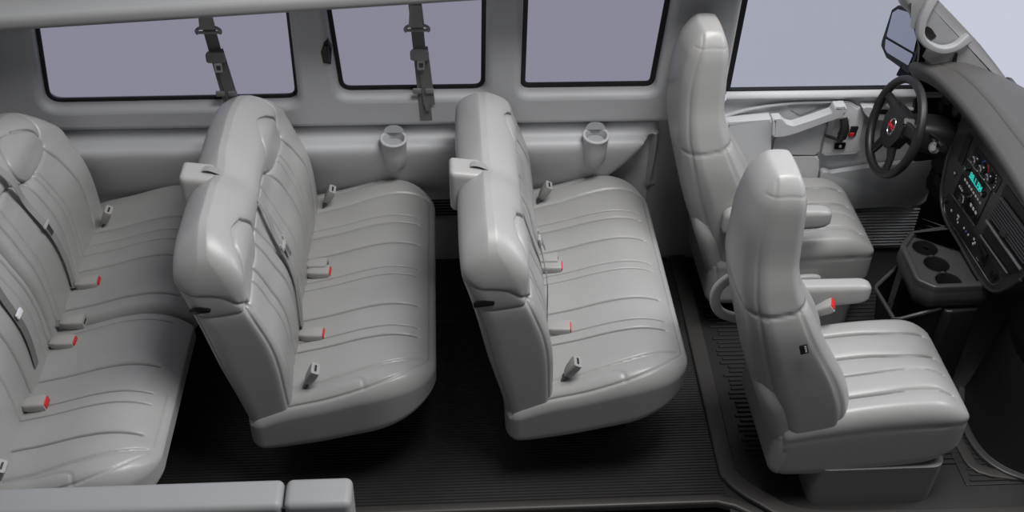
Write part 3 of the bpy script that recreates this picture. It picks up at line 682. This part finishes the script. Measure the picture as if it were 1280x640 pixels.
# ================================================================== FRONT SEATS
def front_seat(kind, label, side):
    """local frame: x forward from the cabin origin, y measured from the seat's centre line; side=-1: near, +1: far"""
    t = thing(kind, label, 'seat', (0, 0, 0))
    RR = interp([(.18, 1.19), (.30, 1.13), (.44, 1.075), (.53, 1.040), (.70, .990), (.89, .940), (1.0, .930), (1.14, .928), (1.25, .945), (1.32, .962), (1.37, .98)])
    FF = interp([(.18, 1.22), (.28, 1.30), (.38, 1.340), (.48, 1.345), (.60, 1.300), (.74, 1.216), (.92, 1.122), (1.01, 1.090), (1.10, 1.085), (1.20, 1.082), (1.28, 1.076), (1.33, 1.070), (1.37, 1.06)])
    HW = interp([(.18, .235), (.30, .240), (.60, .238), (.80, .228), (.95, .190), (1.05, .160), (1.15, .142), (1.25, .125), (1.31, .115), (1.36, .10)])
    zb, zt = .265, 1.338; hz = (zt - zb) / 2; cz = (zt + zb) / 2; sm = []
    for sd in (-1, 1):
        # ridge seam between side panel and rear cover, horizontal seam, piping that follows the wing
        sm.append(dict(face=(1, sd), pts=cr([(-.055, 1.36 - cz), (-.072, 1.2 - cz), (-.076, .9 - cz), (-.078, .5 - cz), (-.06, .30 - cz)], 5), d=.006, p=.002, w=.004, n0=.1))
        sm.append(dict(face=(1, sd), pts=np.array([(-.10, .875 - cz), (0, .885 - cz), (.10, .905 - cz)]), d=.006, p=.002, w=.004, n0=.1))
        sm.append(dict(face=(1, sd), pts=cr([(.060, .90 - cz), (.062, .80 - cz), (.066, .65 - cz), (.070, .5 - cz), (.066, .38 - cz), (.04, .33 - cz), (-.02, .31 - cz), (-.08, .305 - cz)], 5), d=.006, p=.003, w=.004, n0=.1))
        sm.append(dict(face=(1, sd), pts=np.array([(-.10, 1.285 - cz), (.0, 1.292 - cz), (.10, 1.285 - cz)]), d=.004, p=.001, n0=.1))
    sm.append(dict(face=(0, -1), pts=np.array([(-.25, .875 - cz), (.25, .875 - cz)]), d=.004, p=.002, n0=.1))
    sm.append(dict(face=(0, 1), pts=np.array([(-.25, .905 - cz), (.25, .905 - cz)]), d=.004, p=.004, n0=.1))
    for yy in (-.13, .13): sm.append(dict(face=(0, 1), pts=np.array([(yy, 1.2 - cz), (yy, .3 - cz)]), d=.005, p=.008, n0=.1))
    def deform(P):
        Z = P[:, 2] + cz; g = (P[:, 0] + .1) / .2; Y = P[:, 1] / .24 * HW(Z)
        X = RR(Z) + g * (FF(Z) - RR(Z))
        # seat hollow between the side wings, rounded rear shell
        X = X - np.clip(g - .5, 0, .5) * 2 * .07 * np.clip(1 - (np.abs(P[:, 1]) / .17) ** 2, 0, 1) * np.clip((1.1 - Z) / .3, 0, 1)
        X = X - (1 - g) * .028 * (1 - (P[:, 1] / .24) ** 2)
        Z = Z - .035 * np.clip((Z - 1.22) / .17, 0, 1) * (P[:, 1] / .24) ** 2 - .03 * np.clip((Z - 1.25) / .11, 0, 1) * (2 * g - 1) ** 2 * .4
        return np.stack([X, Y, Z], 1)
    link('backrest', rbox((.1, .24, hz), ((.06, .045), (.09, .09), (.05, .10)), (.008, .008, .008), ([], [], []), sm, None, deform), LEATHER, t)
    # cushion
    T = interp([(1.10, .40), (1.25, .44), (1.40, .468), (1.55, .482), (1.68, .478), (1.78, .44)])
    B = interp([(1.10, .145), (1.30, .14), (1.5, .16), (1.66, .185), (1.78, .24)])
    x0, x1 = 1.10, 1.775; cx = (x0 + x1) / 2; hx = (x1 - x0) / 2
    sm = []; foc = []
    for y, d in ((-.15, 1), (-.055, 0), (.035, 1), (.15, 1)):
        sm.append(dict(face=(2, 1), pts=cr([(-.34, y), (.0, y), (.18, y + (.01 if y < 0 else -.01)), (.285, y)], 5), d=.016 if d else .009, p=.012 if d else .004, w=.0030, pw=.024, n0=.1)); foc.append(y)
    for sd in (-1, 1):
        sm.append(dict(face=(1, sd), pts=np.array([(-.34, .062), (.0, .062), (.2, .060), (.34, .05)]), d=.003, p=.001, n0=.1))
        sm.append(dict(face=(1, sd), pts=np.array([(-.325, .12), (-.30, .0), (-.295, -.13)]), d=.006, p=.002, n0=.1))
    def defc(P):
        X = P[:, 0] + cx; g = (P[:, 2] + .13) / .26; Z = B(X) + g * (T(X) - B(X)); Z = Z - .012 * np.clip((np.abs(P[:, 1]) - .17) / .08, 0, 1) * g
        return np.stack([X, P[:, 1], Z], 1)
    link('cushion', rbox((hx, .245, .13), ((.05, .14), (.045, .045), (.05, .055)), (.0085, .009, .009), ([], foc, []), sm, None, defc), LEATHER, t)
    # hinge shell low behind the backrest
    def defs(P):
        Z = P[:, 2] + .36; return np.stack([P[:, 0] + 1.225 - .37 * (Z - .13), P[:, 1] - .03, Z], 1)
    link('hinge_cover', rbox((.065, .20, .225), ((.05, .05), (.06, .06), (.05, .12)), (.02, .02, .02), deform=defs), LEATHER2, t)
    # skirted pedestal
    bm = sweep([(1.50, 0, .0), (1.50, 0, .06), (1.50, 0, .12), (1.50, 0, .19)], rrect(.25, .235, .05, 5), up=(1, 0, 0), scale=[(.99, .97), (.99, .99), (.99, 1.0), (1, 1)])
    obj('pedestal', bm, mat('pedestal_grey', (.20, .205, .21), .5), t)
    # inboard armrest
    s = 1 if side < 0 else -1; ya = s * .265
    def defa(P):
        f = (P[:, 0] + .16) / .32; hz_ = .060 - .018 * f; return np.stack([(P[:, 0] + 1.36 if side < 0 else 1.53 + (P[:, 0] - .17) * 1.25), P[:, 1] + ya, P[:, 2] / .05 * hz_ + (.560 if side < 0 else .610) + .016 * f], 1)
    link('armrest', rbox((.17, .034, .05), ((.04, .05), (.022, .022), (.024, .03)), (.01, .008, .01), seams=[dict(face=(1, -1), pts=np.array([(-.17, .018), (.17, .018)]), d=.002, p=0, n0=.2)], deform=defa), LEATHER, t)
    obj('armrest_pivot', lathe([(.03, 0), (.05, .004), (.052, .03), (.045, .04)], ((1.18, ya - s * .035, .585), (0, s, 0)), 24), PLAST, t)
    if side > 0:
        link('recline_lever', rbox((.055, .014, .02), ((.04, .04), (.01, .01), (.016, .016)), (.008, .006, .006), deform=lambda P: np.stack([P[:, 0] + 1.50, P[:, 1] - .262, P[:, 2] + .305], 1)), PLAST, t)
    return t
ps = front_seat('passenger_seat', 'grey leather front passenger seat with a small dark tag sewn on its near side', -1)
ps.location = (0, -.285, 0)
ds = front_seat('driver_seat', 'grey leather high-back seat beside the driver door, facing the steering wheel', 1)
ds.location = (-.045, .632, 0); 
# passenger seat details: grab loop, sewn tag, buckle
loop = [(1.02, .215, .690), (.985, .222, .682), (.952, .225, .635), (.950, .225, .57), (.985, .225, .515), (1.06, .22, .490)]
obj('grab_loop', sweep(cr(loop, 6), rrect(.018, .012, .007), up=(0, 1, 0)), PLAST, ps)
q = Vector((1.098, -.256, .79)); U = Vector((.9, -.05, .35)).normalized(); V_ = Vector((-.3, .1, .9)).normalized(); N_ = U.cross(V_)
if N_.y > 0: N_ = -N_
tg = obj('sewn_tag', prism([(-.004, -.02), (.022, -.02), (.022, .016), (-.004, .016)], .004, (q, U, V_, N_), .001), mat('tag_black', (.01, .01, .01), .5), ps)
for k in range(4): obj('tag_print', prism([(0.012, -.014 + k * .007), (.018, -.014 + k * .007), (.018, -.010 + k * .007), (.012, -.010 + k * .007)], .005, (q, U, V_, N_)), WHITE, tg, sm=False)
buckle(ps, (1.31, .235, .50), (.3, -.1, .25), size=1.1)

# ================================================================== DASHBOARD
dash = thing('dashboard', 'dark grey dashboard with centre control panel in front of both front seats', 'dashboard', (2.1, .3, 0))
D = Vector((2.1, .3, 0))
def dobj(name, bm, m, parent=None, **k):
    par = parent or dash; M = Matrix.Translation(-D)
    bm.transform(M); return obj(name, bm, m, par, **k)
lip = cr([(1.885, .885, 1.00), (1.905, .81, 1.025), (1.935, .70, 1.03), (1.955, .50, 1.03), (1.965, .30, 1.025), (1.965, .10, 1.02), (1.96, -.1, 1.01), (1.96, -.30, 1.0)], 5)
cre = cr([(1.925, .885, 1.012), (1.955, .82, 1.040), (2.01, .70, 1.055), (2.035, .50, 1.06), (2.045, .30, 1.055), (2.05, .10, 1.05), (2.05, -.1, 1.04), (2.05, -.30, 1.03)], 5)
rea = cr([(1.98, .885, 1.00), (2.06, .87, 1.01), (2.20, .83, .99), (2.32, .70, .97), (2.40, .50, .96), (2.45, .25, .95), (2.48, 0, .95), (2.48, -.3, .95)], 5)
bm = bmesh.new(); rows = []
def mixr(a, b, t): return [Vector(p) * (1 - t) + Vector(q) * t for p, q in zip(a, b)]
low = [Vector(p) + Vector((.035, 0, -.07)) for p in lip]
low0 = [Vector(p) + Vector((.0, 0, -.022)) for p in lip]; lipu = [Vector(p) + Vector((.012, 0, .008)) for p in lip]
grid = [low, low0, [Vector(p) for p in lip], lipu, mixr(lipu, cre, .5), [Vector(p) + Vector((-.004, 0, 0)) for p in cre], [Vector(p) + Vector((.001, 0, -.007)) for p in cre], [Vector(p) + Vector((.007, 0, .001)) for p in cre]]
for k_ in (.12, .3, .55, .8, 1.0):
    r_ = mixr(cre, rea, k_); b_ = math.sin(k_ * math.pi) * .022
    grid.append([p + Vector((.004, 0, b_)) for p in r_])
grid.append([p + Vector((.03, 0, -.10)) for p in grid[-1]])
vr = [[bm.verts.new(p) for p in g_] for g_ in grid]
for a, b in zip(vr[:-1], vr[1:]):
    for i in range(len(a) - 1): bm.faces.new((a[i], a[i + 1], b[i + 1], b[i]))
dobj('top_pad', bm, DASH, angle=70)
# carcass behind everything
bm = prism(round_poly([(.90, .52), (.90, .98), (-.32, .98), (-.32, .42), (-.02, .42), (.0, .53)], .015), .03, ((2.12, 0, 0), (0, 1, 0), (0, 0, 1), (-1, 0, 0)), .01)
dobj('carcass', bm, BLACK)
dobj('end_panel', prism(round_poly([(1.93, .98), (2.2, 1.0), (2.2, .50), (2.02, .52), (1.96, .7)], .02), .03, ((0, .90, 0), (1, 0, 0), (0, 0, 1), (0, -1, 0)), .008), BLACK)
# instrument cluster in its hood
bm = prism(round_poly([(.86, .80), (.86, .985), (.57, .985), (.57, .80)], .03), .02, ((2.06, 0, 0), (0, 1, 0), (.25, 0, .97), (-.97, 0, .25)), .008); cl = dobj('instrument_cluster', bm, BLACKG)
for y_ in (.79, .70, .61):
    dobj('gauge', lathe([(.035, 0), (.035, .006), (.030, .008), (.0, .006)], ((2.045 + .23 * 0, y_, .90), (-.97, 0, .25)), 24), mat('gauge_face', (.02, .02, .022), .3), cl)
# left-hand vent, headlamp switch
dobj('light_switch_panel', prism(round_poly([(.87, .80), (.895, .95), (.835, .95), (.82, .80)], .01), .02, ((1.985, 0, 0), (0, 1, 0), (.1, 0, 1), (-1, 0, .1)), .006), BEZEL)
dobj('light_switch', lathe([(.020, 0), (.020, .012), (.014, .024), (.0, .024)], ((1.963, .855, .87), (-1, 0, .1)), 20), CHROME)
# centre panel
stack_poly = [(.585, .975), (.570, .90), (.585, .80), (.572, .70), (.548, .610), (.500, .556), (.420, .532), (.24, .527), (.10, .525), (0, .545), (-.07, .60), (-.15, .72), (-.17, .86), (-.17, 1.0)]
dobj('centre_panel', prism([tuple(p) for p in cr(stack_poly, 4)], .085, frame_x(2.085), .014, 4), BEZEL); cp = bpy.data.objects['centre_panel']
dobj('panel_rim', sweep([(1.998, a, b) for a, b in cr(stack_poly[2:12], 5)], circ(.007, 8), up=(1, 0, 0)), DASHD, cp)
FX = frame_x(2.002)
def onp(name, poly, dep, m, parent=None, bev=0., r=0.0, x=2.002):
    if r: poly = round_poly(poly, r)
    return dobj(name, prism(poly, dep, frame_x(x), bev, 2), m, parent or cp)
v1 = onp('air_vent', [(.503, .785), (.450, .80), (.445, .93), (.485, .925)], .006, RUB, r=.006, bev=.002)
for k in range(4): onp('slat', [(.490 - .012 * k, .795), (.486 - .012 * k, .795), (.474 - .009 * k, .918), (.478 - .009 * k, .918)], .011, DASHD, v1)
clim = onp('climate_panel', [(.405, .918), (.165, .926), (.178, .857), (.412, .848)], .005, BLACK, r=.006, bev=.002)
for i, (a, b) in enumerate(((.354, .883), (.294, .884), (.231, .888))):
    kb = dobj('knob', lathe([(.023, 0), (.022, .012), (.016, .022), (.013, .024), (0, .023)], ((1.997, a, b), (-1, 0, 0)), 24), BLACKG, clim)
    dobj('knob_ring', lathe([(.0175, .0), (.0175, .0215), (.0135, .0245), (.0145, .0)], ((1.997, a, b), (-1, 0, 0)), 24), CHROME, kb)
    arc = [(1.9965, a + .030 * math.cos(u), b + .030 * math.sin(u)) for u in np.linspace(.3, 2.4, 10)]
    if i == 1:
        dobj('red_scale', sweep([(1.9965, a - .030 * math.cos(u), b + .030 * math.sin(u)) for u in np.linspace(-.2, 1.2, 8)], circ(.0022, 6), up=(1, 0, 0)), RED, clim)
        dobj('blue_scale', sweep([(1.9965, a + .030 * math.cos(u), b + .030 * math.sin(u)) for u in np.linspace(.2, 1.2, 8)], circ(.0018, 6), up=(1, 0, 0)), BLUE, clim)
for (a, b) in ((.205, .905), (.198, .895), (.195, .880), (.20, .868), (.21, .915)): onp('scale_mark', [(a, b), (a - .005, b), (a - .005, b + .003), (a, b + .003)], .0065, WHITE, clim)
radio = onp('radio', [(.432, .838), (.205, .852), (.230, .668), (.450, .655)], .006, BLACKG, r=.006, bev=.002)
onp('top_trim_line', [(.432, .842), (.205, .856), (.205, .852), (.432, .838)], .007, CHROME, radio); onp('bottom_trim_line', [(.452, .657), (.230, .670), (.230, .664), (.452, .651)], .008, CHROME, radio)
disp = onp('display', [(.385, .792), (.370, .826), (.258, .826), (.262, .790)], .0075, mat('display_dark', (.0, .03, .03), .2), radio)
text_mesh('88.1 FM', .034, .0003, (Vector((1.9938, .318, .808)) - D, (0, -1, 0), (0, 0, 1), (-1, 0, 0)), TEAL, 'display_digits', disp)
onp('display_line', [(.378, .794), (.268, .794), (.268, .797), (.378, .797)], .0085, TEAL, disp)
for a, b, r_ in ((.405, .812, .009), (.242, .805, .012), (.355, .705, .020)):
    kb = dobj('radio_knob', lathe([(r_, 0), (r_, .012), (r_ * .8, .016), (0, .015)], ((1.996, a, b), (-1, 0, 0)), 20), BLACKG, radio)
    dobj('radio_knob_ring', lathe([(r_ * .95, 0), (r_ * .95, .0155), (r_ * .78, .0165), (r_ * .8, 0)], ((1.996, a, b), (-1, 0, 0)), 20), CHROME, kb)
for k in range(8): onp('preset_key', [(.404 - k * .0215, .760), (.392 - k * .0215, .760), (.392 - k * .0215, .768), (.404 - k * .0215, .768)], .0075, WHITE, radio)
for k in range(3): onp('small_key', [(.425 - k * .014, .712), (.418 - k * .014, .712), (.418 - k * .014, .719), (.425 - k * .014, .719)], .0075, WHITE, radio)
for k in range(3): onp('small_key', [(.308 - k * .024, .708), (.294 - k * .024, .708), (.294 - k * .024, .719), (.308 - k * .024, .719)], .0075, WHITE, radio)
swp = onp('hazard_switch', [(.515, .722), (.485, .715), (.470, .740), (.500, .748)], .004, BLACK, bev=.001)
onp('switch_mark', [(.498, .728), (.488, .726), (.484, .735), (.494, .737)], .005, WHITE, swp)
# lower switch row with its pale outline
row = onp('switch_row', [(.500, .592), (.455, .552), (.14, .565), (.01, .570), (-.04, .625), (.10, .645), (.38, .640), (.49, .635)], .003, BLACK, r=.01)
dobj('row_outline', sweep([(1.998, a, b) for a, b in cr([(.497, .585), (.470, .556), (.40, .553), (.139, .562), (.014, .568), (-.030, .60), (-.040, .635)], 5)], circ(.0018, 6), up=(1, 0, 0)), CHROME, row)
for a, b, r_ in ((.487, .603, .014), (.006, .615, .022)): dobj('power_outlet', lathe([(r_, 0), (r_, .010), (r_ * .7, .012), (0, .008)], ((1.998, a, b), (-1, 0, 0)), 20), BLACKG, row)
for a, b, m_ in ((.428, .594, WHITE), (.372, .612, WHITE), (.362, .612, WHITE), (.366, .598, WHITE), (.356, .590, WHITE), (.301, .603, WHITE), (.280, .603, BLUE), (.258, .603, WHITE), (.210, .620, WHITE), (.196, .612, WHITE), (.206, .600, WHITE), (.150, .577, WHITE), (.138, .577, WHITE)):
    onp('icon', [(a + .004, b - .004), (a - .004, b - .004), (a - .004, b + .004), (a + .004, b + .004)], .0045, m_, row)
onp('ash_tray_lid', [(.15, .585), (.085, .588), (.085, .645), (.15, .645)], .012, BLACKG, row, bev=.003)
# open recess with the right-hand vents, built as a dark pocket with louvres
rec = onp('vent_recess', [(.135, .930), (-.13, .935), (-.165, .78), (-.078, .685), (.167, .668)], .004, RUB, r=.01)
for k in range(8):
    z = .800 + k * .0135; dobj('louvre', sweep([(1.990, .150 - .004 * k, z - .018), (1.990, -.15, z - .006)], rrect(.003, .007, .002), up=(1, 0, .6)), DASHD, rec)
dobj('chrome_bar', sweep([(1.985, .150, .752), (1.985, -.15, .765)], circ(.006, 8)), mat('pewter', (.25, .25, .25), .3, metal=.8), rec)
dobj('shelf_edge', sweep([(1.992, .167, .672), (1.992, -.075, .686)], circ(.004, 8)), mat('pewter', (.25, .25, .25), .3, metal=.8), rec)
dobj('vent_wheel', lathe([(.022, -.01), (.022, .01), (0, .01)], ((1.992, .02, .80), (0, 0, 1)), 20), DASHD, rec)
# knee panel under the wheel
bm = prism(round_poly([(.88, .80), (.60, .80), (.57, .60), (.60, .44), (.88, .40)], .03), .06, ((2.10, 0, 0), (0, 1, 0), (.12, 0, 1), (-1, 0, .12)), .02); dobj('knee_panel', bm, BLACK)
dobj('fuse_door', prism(round_poly([(.76, .50), (.66, .50), (.66, .545), (.76, .545)], .006), .012, ((2.02, 0, 0), (0, 1, 0), (.12, 0, 1), (-1, 0, .12)), .004), BLACKG)

# ---- steering column + wheel
wheel = thing('steering_wheel', 'black three-spoke steering wheel with a round emblem on its hub', 'steering wheel', (1.785, .655, .845))
A = Vector((-.974, 0, .225)).normalized()      # axis pointing to the driver
Ux = Vector((0, 1, 0)); Vx = A.cross(Ux).normalized()
if Vx.z < 0: Vx = -Vx
RW = .192
ring = [Ux * RW * math.cos(u) + Vx * RW * math.sin(u) for u in np.linspace(0, 2 * math.pi, 49)[:-1]]
bm = bmesh.new(); rr = []
for i, p in enumerate(ring):
    n_ = p.normalized(); rr.append([bm.verts.new(p + n_ * .0165 * math.cos(a) + A * .0185 * math.sin(a)) for a in np.linspace(0, 2 * math.pi, 13)[:-1]])
for i in range(48):
    a, b = rr[i], rr[(i + 1) % 48]
    for k in range(12): bm.faces.new((a[k], a[(k + 1) % 12], b[(k + 1) % 12], b[k]))
obj('rim', bm, BLACK, wheel)
hubp = round_poly([(-.075, .055), (-.05, .075), (.05, .075), (.075, .055), (.085, .0), (.06, -.06), (.03, -.085), (-.03, -.085), (-.06, -.06), (-.085, .0)], .015, 4)
obj('hub', prism(hubp, .045, (-A * .030, Ux, Vx, A), .022, 4), BLACK, wheel)
for sgn in (-1, 1):
    pth = [Ux * sgn * .06 + Vx * .035 - A * .005, Ux * sgn * .11 + Vx * .045 - A * .012, Ux * sgn * .15 + Vx * .05 - A * .008, Ux * sgn * .182 + Vx * .052]
    obj('spoke', sweep(pth, rrect(.020, .009, .006), up=A, scale=[1.5, 1.1, .9, .8]), BLACK, wheel)
    pth = [Ux * sgn * .035 - Vx * .06 - A * .005, Ux * sgn * .06 - Vx * .11 - A * .012, Ux * sgn * .075 - Vx * .15 - A * .008, Ux * sgn * .080 - Vx * .172]
    obj('spoke', sweep(pth, rrect(.020, .009, .006), up=A, scale=[1.3, 1.0, .9, .8]), BLACK, wheel)
em = obj('emblem_ring', (lambda b_: b_)(sweep([Ux * .030 * math.cos(u) * .8 + Vx * .034 * math.sin(u) + A * .0155 for u in np.linspace(0, 2 * math.pi, 33)], circ(.0028, 6), up=A, caps=False)), CHROME, wheel)
text_mesh('GMC', .0235, .0015, (A * .018, -Ux, Vx, A), mat('emblem_red', (.7, .03, .06), .35), 'emblem', wheel)
def dcol(name, bm, m): return dobj(name, bm, m)
C0 = Vector((1.785, .655, .845))
dcol('column_shroud', sweep([C0 - A * .05, C0 - A * .09, C0 - A * .16, C0 - A * .28, C0 - A * .36], rrect(.062, .055, .03), up=Vx, scale=[.75, 1.05, 1.2, 1.25, 1.25]), BLACK)
dcol('shift_lever', sweep(cr([C0 - A * .12 + Vector((0, -.05, .03)), C0 - A * .11 + Vector((.02, -.12, .04)), C0 - A * .09 + Vector((.03, -.19, .05))], 5), circ(.007, 8), up=(0, 0, 1)), BLACKG)
dcol('shift_knob', sweep([C0 - A * .088 + Vector((.03, -.165, .048)), C0 - A * .085 + Vector((.03, -.185, .05)), C0 - A * .08 + Vector((.03, -.215, .055))], circ(.019, 12), up=(0, 0, 1), scale=[.6, 1, .8]), BLACKG)
dcol('turn_stalk', sweep([C0 - A * .10 + Vector((0, .05, .03)), C0 - A * .07 + Vector((-.01, .16, .04))], circ(.009, 8)), BLACK)
dcol('ignition', lathe([(.024, 0), (.024, .012), (.012, .014), (.012, .02), (0, .02)], (C0 - A * .17 + Vector((-.02, -.085, -.005)), (-.7, -.5, .2)), 20), CHROME)

# ================================================================== CONSOLE with cup holders
con = thing('cup_holder_console', 'black floor console with three cup wells and an open bin, below the dash', 'console', (1.9, .2, 0))
Dc = Vector((1.9, .2, 0))
def cobj(name, bm, m, parent=None, **k): bm.transform(Matrix.Translation(-Dc)); return obj(name, bm, m, parent or con, **k)
top = round_poly([(1.755, .090), (1.765, .300), (1.83, .385), (2.0, .42), (2.03, .40), (2.03, .045), (1.81, .040)], [.03, .03, .03, .01, .01, .01, .04], 5)
def circ2(x, y, r, n=24): return [(x + r * math.cos(2 * math.pi * i / n), y + r * math.sin(2 * math.pi * i / n)) for i in range(n)]
cups = [(1.868, .300, .050), (1.878, .200, .050), (1.888, .100, .050)]
bm = prism(top, .085, ((0, 0, .420), (1, 0, 0), (0, 1, 0), (0, 0, 1)), 0); 
# tray wall (rim), tray floor and body
o_ = plate_holes('tray_rim', top, [grow(top, -.022)], .035, .007, (Vector((0, 0, .505)) - Dc, (1, 0, 0), (0, 1, 0), (0, 0, 1)), CONS, con)
bm.free()
o_ = plate_holes('tray_floor', grow(top, -.018), [circ2(*c) for c in cups], .016, .004, (Vector((0, 0, .497)) - Dc, (1, 0, 0), (0, 1, 0), (0, 0, 1)), CONS, con)
bm = bmesh.new(); rings = []
for d_, z_ in ((0.0, .50), (.004, .47), (-.0, .44), (-.02, .41), (-.03, .405)):
    rings.append([bm.verts.new((a, b, z_)) for a, b in grow(top, d_)])
for a, b in zip(rings[:-1], rings[1:]):
    for i in range(len(a)): bm.faces.new((a[i], a[(i + 1) % len(a)], b[(i + 1) % len(a)], b[i]))
bm.faces.new(rings[-1]); cobj('tray_body', bm, CONS)
for c in cups:
    cobj('cup_well', lathe([(.0, -.075), (.040, -.072), (.047, -.01), (.0505, .0), (.055, .002), (.054, .005), (.049, .003), (.045, -.01), (.038, -.068), (.0, -.068)][1:9], ((c[0], c[1], .505), (0, 0, 1)), 32), BLACK)
    cobj('well_rim', sweep([(c[0] + .052 * math.cos(u), c[1] + .052 * math.sin(u), .507) for u in np.linspace(0, 2 * math.pi, 33)], circ(.0035, 6), up=(0, 0, 1), caps=False), CONS)
# open storage bin under the tray, facing the aisle
cobj('bin_rim', sweep([(1.80, .33, .40), (1.70, .265, .35), (1.695, .255, .34), (1.70, .06, .355), (1.72, .05, .365), (1.87, .055, .41)], circ(.008, 8), up=(0, 0, 1)), CONS)
bm = bmesh.new(); loopp = [(1.80, .33), (1.70, .26), (1.70, .055), (1.87, .055)]; a = [bm.verts.new((x, y, z)) for (x, y), z in zip(loopp, (.40, .35, .355, .41))]; b = [bm.verts.new((x + (.05 if i in (1, 2) else 0), y, .02)) for i, (x, y) in enumerate(loopp)]
for i in range(3): bm.faces.new((a[i], a[i + 1], b[i + 1], b[i]))
bm.faces.new(b); cobj('bin', bm, RUB, sm=False)
cobj('console_base', prism(round_poly([(1.83, .36), (2.02, .40), (2.02, .04), (1.88, .03)], .03), .41, ((0, 0, .0), (1, 0, 0), (0, 1, 0), (0, 0, 1)), .01), BLACK)

# engine cover hump and passenger footwell
eng = bmesh.new(); ringp = cr([(2.06, .02), (2.04, -.03), (2.02, -.08), (1.995, -.20), (2.01, -.33), (2.08, -.42), (2.2, -.46), (2.40, -.46)], 5)
rows = []
for dz, dx in ((.0, -.012), (.012, -.012), (.016, .0), (.05, .01), (.20, .035), (.33, .05), (.415, .06)):
    rows.append([eng.verts.new((p[0] + dx, p[1] + dx * (.6 if i > 15 else 0), dz)) for i, p in enumerate(ringp)])
for a, b in zip(rows[:-1], rows[1:]):
    for i in range(len(a) - 1): eng.faces.new((a[i], a[i + 1], b[i + 1], b[i]))
ec = obj('engine_cover', eng, BLACK); ec['label'] = 'black engine cover hump on the passenger footwell floor, under the dashboard'; ec['category'] = 'engine cover'
obj('base_flange', sweep([(p[0] - .02, p[1] - .012, .014) for p in ringp], rrect(.014, .010, .006), up=(0, 0, 1)), CONS, ec)
structure(obj('trim_5', sweep(cr([(1.97, .30, .006), (1.965, 0, .006), (1.94, -.15, .006), (1.93, -.30, .006), (1.99, -.42, .006), (2.4, -.47, .006)], 5), rrect(.022, .009, .006)), SILL))

# ------------------------------------------------------------------ put each empty at the base of its thing
bpy.context.view_layer.update()
for e in [o for o in COL.objects if o.type == 'EMPTY' and o.parent is None]:
    pts = []
    kids = [o for o in COL.objects if o.parent == e]
    def gather(o, M):
        M2 = M @ o.matrix_basis
        if o.type == 'MESH':
            pts.extend([M2 @ Vector(c) for c in o.bound_box])
        for k_ in COL.objects:
            if k_.parent == o: gather(k_, M2)
    for k_ in kids: gather(k_, Matrix.Identity(4))
    lo_ = Vector([min(p[i] for p in pts) for i in range(3)]); hi_ = Vector([max(p[i] for p in pts) for i in range(3)])
    base = Vector(((lo_.x + hi_.x) / 2, (lo_.y + hi_.y) / 2, lo_.z))
    e.location = e.location + base
    for k_ in kids: k_.location = k_.location - base
